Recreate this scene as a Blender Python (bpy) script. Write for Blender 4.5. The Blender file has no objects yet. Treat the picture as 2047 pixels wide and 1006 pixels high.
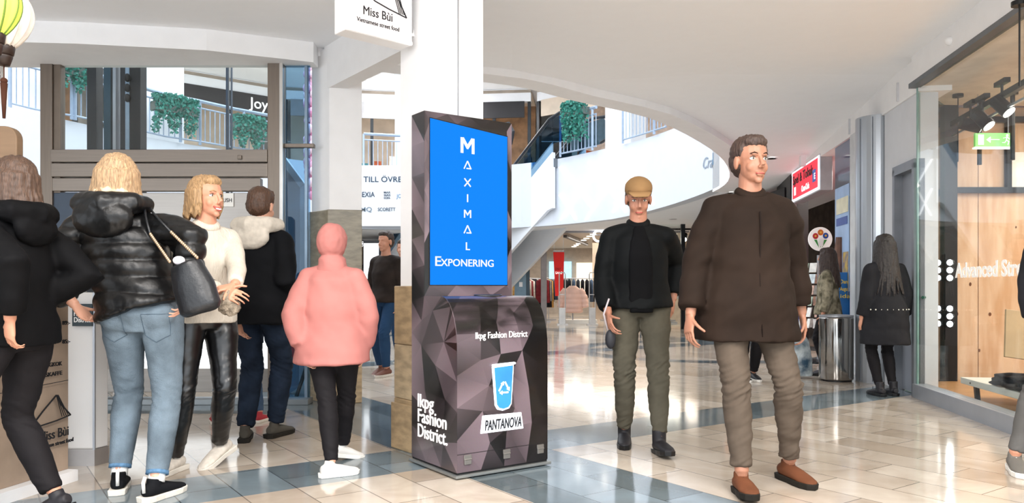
import bpy, bmesh, math, random
from mathutils import Vector, Matrix, noise
from mathutils.geometry import delaunay_2d_cdt
R = math.radians
scene = bpy.context.scene
COL = scene.collection
random.seed(7)

# ---------------------------------------------------------------- camera, light, exposure
FPX, HZ, CX, CAMH = 1550.0, 575.0, 1023.5, 1.05
cd = bpy.data.cameras.new('camera'); cam = bpy.data.objects.new('camera', cd); COL.objects.link(cam)
cam.location = (0, 0, CAMH); cam.rotation_euler = (R(90), 0, 0)
cd.sensor_width = 36.0; cd.lens = 36.0*FPX/2047.0; cd.shift_y = (HZ-503.0)/2047.0
cd.clip_start = .05; cd.clip_end = 300
scene.camera = cam
vs = scene.view_settings
vs.view_transform = 'Standard'; vs.look = 'None'; vs.gamma = 1; vs.exposure = 0.45
vs.use_curve_mapping = False
w = bpy.data.worlds.new('daylight'); scene.world = w; w.use_nodes = True
bg = w.node_tree.nodes['Background']; bg.inputs[0].default_value = (.86, .93, 1, 1); bg.inputs[1].default_value = 2.4

def area(name, loc, rot, sx, sy, power, col=(1, 1, 1)):
    l = bpy.data.lights.new(name, 'AREA'); l.shape = 'RECTANGLE'; l.size = sx; l.size_y = sy
    l.energy = power; l.color = col
    o = bpy.data.objects.new(name, l); COL.objects.link(o); o.location = loc; o.rotation_euler = rot
    return o
for x_, y_, r_ in ((-9.5, 20, 0), (-3, 24, 0), (4, 20.5, 0), (-11, 14, 0)): area('gallery_ceiling_light', (x_, y_, 7.25), (0, 0, 0), 3, 2, 170)  # unseen area lamps added to brighten the dark upper gallery
# skylight over the atrium and unseen fill lamps added overhead around the camera
area('atrium_skylight', (-2, 14, 8.9), (0, 0, 0), 11, 10, 150, (.92, .96, 1))
area('ceiling_fitting', (-1.2, 1.2, 3.2), (0, 0, 0), 1.6, 1.6, 130, (1, .96, .92))
area('ceiling_fitting', (1.6, 1.6, 3.2), (0, 0, 0), 1.6, 1.6, 130, (1, .96, .92))
area('ceiling_fitting', (0.2, -1.0, 3.2), (0, 0, 0), 2.5, 1.5, 180, (1, .97, .94))

# ---------------------------------------------------------------- helpers
def lin(c):
    if isinstance(c, str):
        c = c.lstrip('#'); c = c if len(c) == 6 else ''.join(q*2 for q in c); c = [int(c[i:i+2], 16)/255 for i in (0, 2, 4)]
    return tuple(((x+.055)/1.055)**2.4 if x > .04045 else x/12.92 for x in c[:3])
MATS = {}
def M(name, col='#808080', rough=.5, metal=0, var=.08, scale=6, bump=0, bscale=60, emit=0, spec=.5, stretch=(1, 1, 1), coat=0, col2=None, trans=0, sheen=0, lit=False):
    if name in MATS: return MATS[name]
    m = bpy.data.materials.new(name); m.use_nodes = True; nt = m.node_tree; N = nt.nodes; L = nt.links
    b = N['Principled BSDF']; c = lin(col)
    tc = N.new('ShaderNodeTexCoord'); mp = N.new('ShaderNodeMapping'); mp.inputs['Scale'].default_value = stretch
    L.new(tc.outputs['Object'], mp.inputs[0])
    n = N.new('ShaderNodeTexNoise'); n.inputs['Scale'].default_value = scale; n.inputs['Detail'].default_value = 4
    L.new(mp.outputs[0], n.inputs['Vector'])
    cr = N.new('ShaderNodeValToRGB'); L.new(n.outputs[0], cr.inputs[0])
    if col2: d = lin(col2); a = c
    else: a = tuple(x*(1-var) for x in c); d = tuple(min(1, x*(1+var)) for x in c)
    cr.color_ramp.elements[0].color = (*a, 1); cr.color_ramp.elements[0].position = .35
    cr.color_ramp.elements[1].color = (*d, 1); cr.color_ramp.elements[1].position = .65
    L.new(cr.outputs[0], b.inputs['Base Color'])
    b.inputs['Roughness'].default_value = rough; b.inputs['Metallic'].default_value = metal
    b.inputs['Specular IOR Level'].default_value = .12 if (rough >= .68 and spec == .5) else spec
    b.inputs['Coat Weight'].default_value = coat; b.inputs['Transmission Weight'].default_value = trans
    b.inputs['Sheen Weight'].default_value = sheen
    if emit:
        L.new(cr.outputs[0], b.inputs['Emission Color']); b.inputs['Emission Strength'].default_value = emit*(.74 if lit else 1)
        if lit:
            for l in list(b.inputs['Base Color'].links): L.remove(l)
            b.inputs['Base Color'].default_value = (.002, .002, .002, 1); b.inputs['Specular IOR Level'].default_value = 0
    if bump:
        n2 = N.new('ShaderNodeTexNoise'); n2.inputs['Scale'].default_value = bscale; n2.inputs['Detail'].default_value = 3
        L.new(mp.outputs[0], n2.inputs['Vector'])
        bp = N.new('ShaderNodeBump'); bp.inputs['Strength'].default_value = bump; bp.inputs['Distance'].default_value = .01
        L.new(n2.outputs[0], bp.inputs['Height']); L.new(bp.outputs[0], b.inputs['Normal'])
    MATS[name] = m; return m
def glass(name, tint='#e8f4f0', refl=.12, alpha=.12, rough=.02):
    """thin architectural pane: mostly see-through, fresnel reflection"""
    if name in MATS: return MATS[name]
    m = bpy.data.materials.new(name); m.use_nodes = True; nt = m.node_tree; N = nt.nodes; L = nt.links
    out = N['Material Output']; N.remove(N['Principled BSDF'])
    t = N.new('ShaderNodeBsdfTransparent'); t.inputs[0].default_value = (*lin(tint), 1)
    g = N.new('ShaderNodeBsdfGlossy'); g.inputs['Roughness'].default_value = rough
    nz = N.new('ShaderNodeTexNoise'); nz.inputs['Scale'].default_value = .4
    bp = N.new('ShaderNodeBump'); bp.inputs['Strength'].default_value = .01; L.new(nz.outputs[0], bp.inputs['Height']); L.new(bp.outputs[0], g.inputs['Normal'])
    fr = N.new('ShaderNodeLayerWeight'); fr.inputs[0].default_value = .5
    pw = N.new('ShaderNodeMath'); pw.operation = 'POWER'; pw.inputs[1].default_value = 5; L.new(fr.outputs['Facing'], pw.inputs[0])
    ma = N.new('ShaderNodeMath'); ma.operation = 'MULTIPLY_ADD'; ma.inputs[1].default_value = .8; ma.inputs[2].default_value = refl*.3; L.new(pw.outputs[0], ma.inputs[0])
    mx = N.new('ShaderNodeMixShader'); L.new(ma.outputs[0], mx.inputs[0]); L.new(t.outputs[0], mx.inputs[1]); L.new(g.outputs[0], mx.inputs[2])
    L.new(mx.outputs[0], out.inputs[0]); MATS[name] = m; return m

def rz(a): return Matrix.Rotation(a, 4, 'Z')
class MB:
    def __init__(s): s.b = bmesh.new()
    def _add(s, vs_, fs):
        v = [s.b.verts.new(p) for p in vs_]
        for f in fs:
            try: s.b.faces.new([v[i] for i in f])
            except ValueError: pass
        return v
    def box(s, c, d, m=None):
        x, y, z = d[0]/2, d[1]/2, d[2]/2; c = Vector(c)
        P = [Vector(p) for p in ((-x,-y,-z),(x,-y,-z),(x,y,-z),(-x,y,-z),(-x,-y,z),(x,-y,z),(x,y,z),(-x,y,z))]
        P = [(c+(m @ p if m else p)) for p in P]
        s._add(P, [(0,3,2,1),(4,5,6,7),(0,1,5,4),(1,2,6,5),(2,3,7,6),(3,0,4,7)]); return s
    def prism(s, poly, z0, z1):
        n = len(poly)
        a = sum(poly[i][0]*poly[(i+1)%n][1]-poly[(i+1)%n][0]*poly[i][1] for i in range(n))
        if a < 0: poly = poly[::-1]
        P = [Vector((p[0], p[1], z0)) for p in poly]+[Vector((p[0], p[1], z1)) for p in poly]
        s._add(P, [tuple(range(n))[::-1], tuple(range(n, 2*n))]+[(i, (i+1)%n, n+(i+1)%n, n+i) for i in range(n)]); return s
    def bar(s, p0, p1, w_, h_=None, up=(0, 0, 1)):
        p0, p1 = Vector(p0), Vector(p1); h_ = h_ or w_; d = (p1-p0); L_ = d.length; d.normalize()
        u = Vector(up)
        if abs(d.dot(u)) > .99: u = Vector((0, 1, 0))
        x = d.cross(u).normalized(); z = x.cross(d)
        P = []
        for q in (p0, p1):
            for a, b in ((-1,-1),(1,-1),(1,1),(-1,1)): P.append(q+x*a*w_/2+z*b*h_/2)
        s._add(P, [(0,1,2,3),(7,6,5,4),(0,4,5,1),(1,5,6,2),(2,6,7,3),(3,7,4,0)]); return s
    def tube(s, pts, rad, seg=12, sx=1, sy=1, xax=None, caps=True):
        """loft rings along pts; xax fixes the wide axis of an elliptical section"""
        pts = [Vector(p) for p in pts]; n = len(pts)
        if not hasattr(rad, '__len__'): rad = [rad]*n
        rings = []; prev = None
        for i, p in enumerate(pts):
            t = (pts[min(i+1, n-1)]-pts[max(i-1, 0)]).normalized()
            if xax is not None: x = Vector(xax)
            elif prev is not None: x = prev
            else: x = Vector((1, 0, 0)) if abs(t.x) < .8 else Vector((0, 1, 0))
            x = (x-t*x.dot(t)).normalized(); y = t.cross(x); prev = x
            r = rad[i]; rx, ry = (r if hasattr(r, '__len__') else (r*sx, r*sy))
            rings.append([s.b.verts.new(p+x*rx*math.cos(2*math.pi*k/seg)+y*ry*math.sin(2*math.pi*k/seg)) for k in range(seg)])
        for a, b in zip(rings, rings[1:]):
            for k in range(seg): s.b.faces.new((a[k], a[(k+1)%seg], b[(k+1)%seg], b[k]))
        if caps:
            s.b.faces.new(rings[0][::-1]); s.b.faces.new(rings[-1])
        return s
    def cyl(s, p0, p1, r0, r1=None, seg=16): return s.tube([p0, p1], [r0, r0 if r1 is None else r1], seg)
    def ell(s, c, r, m=None, u=16, v=10):
        c = Vector(c); r = r if hasattr(r, '__len__') else (r, r, r)
        T = Matrix.Translation(c) @ (m if m else Matrix.Identity(4)) @ Matrix.Diagonal((r[0], r[1], r[2], 1))
        bmesh.ops.create_uvsphere(s.b, u_segments=u, v_segments=v, radius=1, matrix=T); return s
    def lathe(s, prof, c=(0, 0, 0), seg=24, m=None):
        c = Vector(c); rings = []
        for r, z in prof:
            ring = []
            for k in range(seg):
                p = Vector((r*math.cos(2*math.pi*k/seg), r*math.sin(2*math.pi*k/seg), z))
                ring.append(s.b.verts.new(c+(m @ p if m else p)))
            rings.append(ring)
        for a, b in zip(rings, rings[1:]):
            for k in range(seg): s.b.faces.new((a[k], a[(k+1)%seg], b[(k+1)%seg], b[k]))
        s.b.faces.new(rings[0][::-1]); s.b.faces.new(rings[-1]); return s
    def poly(s, pts):
        s._add([Vector(p) for p in pts], [tuple(range(len(pts)))]); return s
    def slab(s, pts, th):
        """a flat polygon given thickness th along its normal"""
        pts = [Vector(p) for p in pts]; n = len(pts)
        nn = Vector((0, 0, 0))
        for i in range(n): nn += pts[i].cross(pts[(i+1)%n])
        nn.normalize(); q = [p+nn*th for p in pts]
        s._add(pts+q, [tuple(range(n))[::-1], tuple(range(n, 2*n))]+[(i, (i+1)%n, n+(i+1)%n, n+i) for i in range(n)]); return s
    def build(s, name, mat, parent=None, smooth=False, bevel=0, local=False, auto=True):
        me = bpy.data.meshes.new(name); bmesh.ops.recalc_face_normals(s.b, faces=s.b.faces)
        s.b.to_mesh(me); s.b.free()
        return link(name, me, mat, parent, smooth, bevel, local)
def wm(o):
    m = Matrix.Identity(4)
    while o is not None: m = o.matrix_basis @ m; o = o.parent
    return m
def link(name, me, mat, parent=None, smooth=False, bevel=0, local=False):
    o = bpy.data.objects.new(name, me); COL.objects.link(o)
    if mat is not None and not me.materials: me.materials.append(mat)
    if parent is not None:
        if not local: me.transform(wm(parent).inverted())
        o.parent = parent
    elif len(me.vertices) and not local:
        xs = [v.co for v in me.vertices]
        c = Vector(((min(p.x for p in xs)+max(p.x for p in xs))/2, (min(p.y for p in xs)+max(p.y for p in xs))/2, min(p.z for p in xs)))
        me.transform(Matrix.Translation(-c)); o.location = c
    if smooth:
        for p in me.polygons: p.use_smooth = True
    if bevel:
        bv = o.modifiers.new('bevel', 'BEVEL'); bv.width = bevel; bv.segments = 2; bv.limit_method = 'ANGLE'; bv.angle_limit = R(40)
    return o
def tag(o, label, cat, group=None, kind=None):
    o['label'] = label; o['category'] = cat
    if group: o['group'] = group
    if kind: o['kind'] = kind
    return o
def root(name, loc, label, cat, rot=0, group=None):
    o = bpy.data.objects.new(name, None); COL.objects.link(o); o.empty_display_size = .1
    o.location = loc; o.rotation_euler = (0, 0, rot); return tag(o, label, cat, group)
def S(o): o['kind'] = 'structure'; return o
def sroot(name, loc=(0, 0, 0)):
    o = bpy.data.objects.new(name, None); COL.objects.link(o); o.location = loc; return S(o)
def dup(o, loc, rotz=None, label=None, group=None):
    def rec(x, par):
        c = x.copy(); COL.objects.link(c); c.parent = par
        for ch in [k for k in x.children]: rec(ch, c)
        return c
    c = rec(o, None); c.location = loc
    if rotz is not None: c.rotation_euler = (0, 0, rotz)
    if label: c['label'] = label
    if group: c['group'] = group
    return c
def A(px, py, Y): return Vector(((px-CX)*Y/FPX, Y, CAMH+(HZ-py)*Y/FPX))
def Fl(px, py):
    Y = CAMH*FPX/(py-HZ); return Vector(((px-CX)*Y/FPX, Y, 0))
def text(body, o, xdir, up, size, mat, name='lettering', parent=None, bold=0, depth=.002, align='LEFT', sx=1, shear=0, fit=None, normal=None):
    """raised lettering: o origin, xdir writing direction, up direction; fit = exact width"""
    cu = bpy.data.curves.new(name, 'FONT'); cu.body = body; cu.size = size; cu.offset = bold; cu.extrude = depth; cu.align_x = align; cu.shear = shear
    cu.resolution_u = 3
    t = bpy.data.objects.new(name, cu); COL.objects.link(t)
    dg = bpy.context.evaluated_depsgraph_get(); me = bpy.data.meshes.new_from_object(t.evaluated_get(dg))
    bpy.data.objects.remove(t); bpy.data.curves.remove(cu)
    me.name = name
    if fit and len(me.vertices):
        xs = [v.co.x for v in me.vertices]; wdt = max(xs)-min(xs); sx = fit/wdt
    x = Vector(xdir).normalized(); u = Vector(up); u = (u-x*u.dot(x)).normalized(); n = x.cross(u)
    m = Matrix(((x.x*sx, u.x, n.x, o[0]), (x.y*sx, u.y, n.y, o[1]), (x.z*sx, u.z, n.z, o[2]), (0, 0, 0, 1)))
    me.transform(m); me.materials.clear(); me.materials.append(mat)
    ob = bpy.data.objects.new(name, me); COL.objects.link(ob)
    if parent is not None:
        me.transform(wm(parent).inverted()); ob.parent = parent
    return ob
def evalmesh(mb, mods, name='m'):
    me = bpy.data.meshes.new(name); mb.b.to_mesh(me); mb.b.free()
    o = bpy.data.objects.new('tmp', me); COL.objects.link(o)
    mods(o)
    dg = bpy.context.evaluated_depsgraph_get(); r = bpy.data.meshes.new_from_object(o.evaluated_get(dg))
    bpy.data.objects.remove(o); bpy.data.meshes.remove(me); r.name = name
    return r
def fused(name, mb, voxel, mat, parent, it=4, disp=None, local=True):
    """one continuous skin over overlapping shapes"""
    def mods(o):
        a = o.modifiers.new('r', 'REMESH'); a.mode = 'VOXEL'; a.voxel_size = voxel; a.use_smooth_shade = True
        if it:
            b = o.modifiers.new('s', 'SMOOTH'); b.factor = .5; b.iterations = it
    bmesh.ops.recalc_face_normals(mb.b, faces=mb.b.faces)
    me = evalmesh(mb, mods, name)
    if disp:
        me.update(); ns = [v.normal.copy() for v in me.vertices]
        for v, n in zip(me.vertices, ns): v.co += n*disp(v.co, n)
    me.materials.clear()
    for p in me.polygons: p.use_smooth = True
    return link(name, me, mat, parent, True, 0, local)
def nz(p, s=1.0): return noise.noise(Vector(p)*s)
# ---------------------------------------------------------------- materials of the place
white = M('white_paint', '#f1f0f0', .75, var=.015, spec=.3)
ceilm = M('ceiling_paint', '#fafbfd', .85, var=.01, spec=.2)
steel = M('brushed_steel', '#7d7268', .36, .75, .05, 3, stretch=(30, 1, 1))
steelh = M('brushed_steel_panel', '#80766d', .33, .75, .05, 3, stretch=(1, 1, 40))
dsteel = M('dark_steel', '#2b2d30', .35, .6, .1)
grey = M('grey_metal', '#a3a6ac', .4, .5, .05)
blk = M('black_metal', '#141416', .45, .3, .1)
pane = glass('clear_glass', '#f5f9f9')
bpane = glass('blue_glass', '#b9d4e6')
gpane = glass('green_glass', '#cfe3dc')
lamp = M('lamp_glow', '#fff6ea', .5, emit=6)

def floor_material():
    m = bpy.data.materials.new('marble_tiles'); m.use_nodes = True; nt = m.node_tree; N = nt.nodes; L = nt.links
    b = N['Principled BSDF']
    def math_(op, a, b_=None, c_=None):
        n = N.new('ShaderNodeMath'); n.operation = op
        for i, x in enumerate((a, b_, c_)):
            if x is None: continue
            if isinstance(x, (int, float)): n.inputs[i].default_value = x
            else: L.new(x, n.inputs[i])
        return n.outputs[0]
    ge = N.new('ShaderNodeNewGeometry'); sp = N.new('ShaderNodeSeparateXYZ'); L.new(ge.outputs['Position'], sp.inputs[0])
    X, Y = sp.outputs[0], sp.outputs[1]
    cu, su = .82, .5724
    u = math_('ADD', math_('MULTIPLY', X, cu), math_('MULTIPLY', Y, su))
    v = math_('ADD', math_('MULTIPLY', X, -su), math_('MULTIPLY', Y, cu))
    def band(x, a, c): return math_('MULTIPLY', math_('GREATER_THAN', x, a), math_('LESS_THAN', x, c))
    def per(x, a, c, p):
        y = math_('MODULO', math_('ADD', x, 200*p), p); return band(y, a, c)
    bu = per(u, 2.25, 3.08, 9.2); bv = per(v, 3.97, 4.53, 5.6)
    # a ring of slate under the far side of the atrium
    dx = math_('SUBTRACT', X, 3.2); dy = math_('SUBTRACT', Y, 13.0)
    rr = math_('SQRT', math_('ADD', math_('MULTIPLY', dx, dx), math_('MULTIPLY', dy, dy)))
    ring = band(rr, 1.9, 2.3)
    lift = math_('MULTIPLY', band(Y, 6.45, 7.1), math_('LESS_THAN', X, -2.0))
    msk = math_('MAXIMUM', math_('MAXIMUM', bu, bv), math_('MAXIMUM', ring, lift))
    def brick(sw, rh, off, ca, cb, mortar):
        cmb = N.new('ShaderNodeCombineXYZ'); L.new(v, cmb.inputs[0]); L.new(u, cmb.inputs[1])
        k = N.new('ShaderNodeTexBrick'); L.new(cmb.outputs[0], k.inputs['Vector'])
        k.offset = off; k.inputs['Scale'].default_value = 1; k.inputs['Brick Width'].default_value = sw; k.inputs['Row Height'].default_value = rh
        k.inputs['Mortar Size'].default_value = .0035; k.inputs['Mortar Smooth'].default_value = .2; k.inputs['Bias'].default_value = -.1
        k.inputs['Color1'].default_value = (*lin(ca), 1); k.inputs['Color2'].default_value = (*lin(cb), 1); k.inputs['Mortar'].default_value = (*lin(mortar), 1)
        return k
    k1 = brick(.62, .28, .5, '#cfc4b6', '#b0a292', '#7d746a'); k2 = brick(.6, .28, .5, '#5f6a6f', '#7c8a92', '#434b4f')
    n = N.new('ShaderNodeTexNoise'); n.inputs['Scale'].default_value = 2.6; n.inputs['Detail'].default_value = 7; n.inputs['Distortion'].default_value = 1.2
    L.new(ge.outputs['Position'], n.inputs['Vector'])
    cr = N.new('ShaderNodeValToRGB'); cr.color_ramp.elements[0].position = .3; cr.color_ramp.elements[0].color = (.74, .70, .66, 1)
    cr.color_ramp.elements[1].position = .62; cr.color_ramp.elements[1].color = (1, 1, 1, 1); L.new(n.outputs[0], cr.inputs[0])
    mx = N.new('ShaderNodeMix'); mx.data_type = 'RGBA'; L.new(msk, mx.inputs[0]); L.new(k1.outputs[0], mx.inputs[6]); L.new(k2.outputs[0], mx.inputs[7])
    m2 = N.new('ShaderNodeMix'); m2.data_type = 'RGBA'; m2.blend_type = 'MULTIPLY'; m2.inputs[0].default_value = .8
    L.new(mx.outputs[2], m2.inputs[6]); L.new(cr.outputs[0], m2.inputs[7]); L.new(m2.outputs[2], b.inputs['Base Color'])
    b.inputs['Roughness'].default_value = .1; b.inputs['Specular IOR Level'].default_value = .7
    n3 = N.new('ShaderNodeTexNoise'); n3.inputs['Scale'].default_value = 1.4; L.new(ge.outputs['Position'], n3.inputs['Vector'])
    bp = N.new('ShaderNodeBump'); bp.inputs['Strength'].default_value = .06; bp.inputs['Distance'].default_value = .02; L.new(n3.outputs[0], bp.inputs['Height'])
    L.new(bp.outputs[0], b.inputs['Normal'])
    return m
S(MB().box((0, 16.2, -.05), (30, 39.4, .1)).build('floor', floor_material()))

# ---------------------------------------------------------------- ceiling with the round opening
def cz(Y): return 3.25-.06*min(max(Y-8, 0), 10)
HOLE = [(-9.6,7.3),(-7,7.12),(-4.6,7.1),(-3.2,7.15),(-1.9,7.4),(-1.0,7.8),(0,8.15),(.71,8.69),(1.67,9.38),(2.57,10.57),(3.2,11.7),(3.62,12.9),(3.72,13.9),
        (3.54,15.0),(3.18,16.2),(2.7,17.3),(2.08,18.3),(1.04,19.7),(-.2,20.6),(-1.8,21.1),(-3.5,21.1),(-5.0,20.2),(-6.5,18.6),(-7.7,17.1),(-8.5,15.4),(-9.1,13.8),(-9.9,11)]
def smooth_loop(P, k=3):
    out = []; n = len(P)
    for i in range(n):
        p0, p1, p2, p3 = [Vector(P[(i+j-1) % n]) for j in range(4)]
        for q in range(k):
            t = q/k
            out.append(.5*((2*p1)+(-p0+p2)*t+(2*p0-5*p1+4*p2-p3)*t*t+(-p0+3*p1-3*p2+p3)*t**3))
    return out
HL = smooth_loop(HOLE)
def inside(p, P):
    c = False; n = len(P)
    for i in range(n):
        a, b = P[i], P[i-1]
        if (a[1] > p[1]) != (b[1] > p[1]) and p[0] < (b[0]-a[0])*(p[1]-a[1])/(b[1]-a[1])+a[0]: c = not c
    return c
def holed(outer, hole, zf, th, name, mat):
    pts = [Vector(p) for p in outer]+[Vector((p[0], p[1])) for p in hole]
    no, nh = len(outer), len(hole)
    ed = [(i, (i+1) % no) for i in range(no)]+[(no+i, no+(i+1) % nh) for i in range(nh)]
    x0, x1 = min(p[0] for p in outer), max(p[0] for p in outer); y0, y1 = min(p[1] for p in outer), max(p[1] for p in outer)
    y = y0+1
    while y < y1:
        x = x0+1
        while x < x1:
            pts.append(Vector((x, y))); x += 2
        y += 1
    V, E, F, *_ = delaunay_2d_cdt(pts, ed, [], 1, 1e-4)
    mb = MB()
    lo = [mb.b.verts.new((p.x, p.y, zf(p.y))) for p in V]; hi = [mb.b.verts.new((p.x, p.y, zf(p.y)+th)) for p in V]
    for f in F:
        c = sum((V[i] for i in f), Vector((0, 0)))/len(f)
        if inside(c, hole): continue
        mb.b.faces.new([lo[i] for i in f][::-1]); mb.b.faces.new([hi[i] for i in f])
    for v in [v for v in mb.b.verts if not v.link_faces]: mb.b.verts.remove(v)
    return S(mb.build(name, mat))
OUT = [(-13, -2.0), (9.5, -2.0), (9.5, 34), (-13, 34)]
holed(OUT, HL, cz, .02, 'ceiling', ceilm)
# the band that edges the opening on the near side, and the white parapet round its far side
def ribbon(P, zb, zt, th, closed=False):
    """upright band of thickness th (outwards from the opening) along plan points P"""
    mb = MB(); n = len(P); c = Vector((-3, 14)); rows = []
    for i, p in enumerate(P):
        p = Vector((p[0], p[1])); a = Vector(P[max(i-1, 0)]).xy if not closed else Vector(P[i-1]).xy; b_ = Vector(P[(i+1) % n if closed else min(i+1, n-1)]).xy
        t = (b_-a).normalized(); nn = Vector((t.y, -t.x))
        if nn.dot(p-c) < 0: nn = -nn
        q = p+nn*th; z0, z1 = zb(p), zt(p)
        rows.append([mb.b.verts.new((p.x, p.y, z0)), mb.b.verts.new((p.x, p.y, z1)), mb.b.verts.new((q.x, q.y, z1)), mb.b.verts.new((q.x, q.y, z0))])
    for i in range(n if closed else n-1):
        a, b_ = rows[i], rows[(i+1) % n]
        for k in range(4): mb.b.faces.new((a[k], b_[k], b_[(k+1) % 4], a[(k+1) % 4]))
    if not closed: mb.b.faces.new(rows[0]); mb.b.faces.new(rows[-1][::-1])
    return mb
nh = len(HL)
near = HL[9:38]
S(ribbon(near, lambda p: cz(p.y)-.07, lambda p: cz(p.y)+.9, .3).build('trim_opening', white, smooth=False))
far = HL[36:79]
fasc = M('parapet_white', '#d3d9e2', .5, var=.01)
S(ribbon(far, lambda p: cz(p.y)-.02, lambda p: 4.3, .25).build('wall_parapet', fasc))
S(ribbon(HL[76:81]+HL[0:10], lambda p: cz(p.y)+.03, lambda p: 4.3, .25).build('wall_parapet_near', fasc))
# beam along the left opening
bp_ = [(-6.5, 6.75), (-4.4, 6.35), (-3.6, 6.42), (-2.6, 6.6), (-1.78, 6.95)]
mb = MB()
mb.prism(bp_+[(-1.78, 7.12), (-6.5, 7.12)], 3.07, 3.26)
S(mb.build('trim_beam', white))
S(MB().box((-5.2, 6.2, 1.6), (.3, .9, 3.2)).build('wall_left', white))
# upper storey: slab, ceiling, outer walls
upf = M('upper_floor', '#c9c4bd', .4)
ring_out = HL
holed([(-14, 6.9), (9.5, 6.9), (9.5, 34), (-14, 34)], [p+(p-Vector((-3, 14))).normalized()*.26 for p in HL], lambda y: 4.15, .14, 'floor_upper', upf)
sky = [(-3+(p.x+3)*.98, 14+(p.y-14)*.98) for p in HL[::3]]
holed([(-16, 2), (12, 2), (12, 36), (-16, 36)], [Vector(p) for p in sky], lambda y: 7.42, .12, 'ceiling_upper', ceilm)

# ---------------------------------------------------------------- right-hand shop line: X = 2.797 + .1451 Y
def RW(Y, off=0.0, z=0.0): return Vector((2.797+.1451*Y+off*.9896, Y-off*.1436, z))
RT = (RW(1)-RW(0)).normalized()
def rwbox(Y0, Y1, o0, o1, z0, z1):
    mb = MB(); a, b_, c, d = RW(Y0, o0), RW(Y1, o0), RW(Y1, o1), RW(Y0, o1)
    return mb.prism([(p.x, p.y) for p in (a, b_, c, d)], z0, z1)
S(rwbox(1.5, 7.38, -.06, .3, 3.0, 3.3).build('wall_right_bulkhead', white))
S(rwbox(7.38, 14.2, .0, .3, 2.92, 3.3).build('wall_right_header', white))
S(rwbox(1.5, 7.42, -.075, .02, 2.955, 3.0).build('trim_window_head', M('head_metal', '#6b6f74', .4, .5)))
pl = M('plinth_grey', '#9fa4ac', .35, .4, .04)
S(rwbox(1.5, 7.42, -.04, .1, 0, .13).build('baseboard_right', pl))
# wall with the door
dr = sroot('wall_right', RW(7.5))
wallm = M('shopwall_white', '#d8dade', .6, var=.02)
for k, (y0, y1, z0, z1) in enumerate(((7.44, 7.52, 0, 2.95), (8.02, 8.4, 0, 2.95), (7.52, 8.02, 2.25, 2.95))):
    rwbox(y0, y1, .02, .2, z0, z1).build('wall_panel', wallm, dr)
dd = sroot('door_1', RW(7.77, .05))
fm = M('door_frame_grey', '#7d8188', .4, .3); dm = M('door_grey', '#8d9199', .45, .2, .03)
for y0, y1, z0, z1 in ((7.44, 7.5, 0, 2.25), (7.98, 8.04, 0, 2.25), (7.44, 8.04, 2.2, 2.29)):
    rwbox(y0, y1, -.02, .08, z0, z1).build('door_frame', fm, dd)
rwbox(7.5, 7.98, .06, .1, .01, 2.2).build('door_leaf', dm, dd)
MB().tube([RW(7.6, .07, 1.0), RW(7.6, .01, 1.0), RW(7.7, .01, 1.0)], .011, 8).build('door_handle', grey, dd)
# silver rounded column with its flat pilaster
cm = M('column_silver', '#aeb4bb', .3, .55, .03, 2, stretch=(4, 4, .3))
cr_ = root('cladded_column', RW(8.6, .05), 'silver rounded metal column between the grey door and the tobacco shop window', 'column')
c0 = RW(8.66, .03)
prof = [(c0.x+.23*math.cos(a)*1.0, c0.y+.23*math.sin(a)) for a in [R(x) for x in range(0, 360, 12)]]
MB().prism(prof, 0, 2.94).build('column_shell', cm, cr_)
mb = MB()
for a in (195, 232, 268): mb.box((c0.x+.231*math.cos(R(a)), c0.y+.231*math.sin(R(a)), 1.47), (.008, .008, 2.9))
mb.build('seam', M('seam_grey', '#7c828a', .4, .5), cr_)
rwbox(9.0, 9.55, -.02, .25, 0, 2.92).build('pilaster', M('pilaster_white', '#cfd2d4', .5), cr_)

# ---------------------------------------------------------------- columns in the middle
ua, va = Vector((.82, .5724, 0)), Vector((-.5724, .82, 0))
stone = M('travertine', '#a58d6c', .35, var=.22, scale=9, bump=.1, stretch=(1, 1, 3))
stone2 = M('travertine_grey', '#8a8270', .35, var=.2, scale=9, bump=.1, stretch=(1, 1, 3))
def quadcol(name, C, a, b_, zs, parent, mat):
    C = Vector(C); P = [C, C+a, C+a+b_, C+b_]
    return MB().prism([(p.x, p.y) for p in P], *zs).build(name, mat, parent, bevel=.006)
c2 = root('pillar', (-.5, 5.1, 0), 'white square pillar with brown stone foot right behind the blue screen kiosk', 'pillar')
C = Vector((-.50, 4.80, 0)); a = ua*.385; b_ = Vector((-.235, .30, 0))
quadcol('shaft', C, a, b_, (.0, 3.23), c2, white)
MB().box(C+ua*.19-va*.004+Vector((0, 0, 2)), (.004, .012, 2.4), Matrix.Rotation(math.atan2(.5724, .82), 4, 'Z')).build('seam', grey, c2)
o_ = C-ua*.035-va*.03
zz = [0, .33, .68, 1.06]
for i in range(3):
    quadcol('stone_block', o_, a+ua*.07, b_*1.12+ua*-.0, (zz[i]+.002, zz[i+1]), c2, [stone, M('travertine_light', '#b49f80', .35, var=.2, scale=9, stretch=(1, 1, 3)), stone][i])
quadcol('stone_foot', o_-ua*.012-va*.01, a+ua*.1, b_*1.2, (0, .3), c2, stone)
c1 = root('pillar', (-1.6, 7.2, 0), 'white pillar with grey stone lower half, left of the gap to the escalators', 'pillar')
C = Vector((-1.664, 7.0, 0)); a = Vector((.3, .06, 0)); b_ = Vector((-.235, .24, 0))
quadcol('shaft', C+Vector((.01, .02, 0)), a*.95, b_*.93, (0, 3.23), c1, white)
z0 = 0
for i, z1 in enumerate((.62, 1.2, 1.76)):
    quadcol('stone_block', C, a, b_, (z0, z1-.004), c1, [stone, stone2, stone2][i]); z0 = z1
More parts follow.
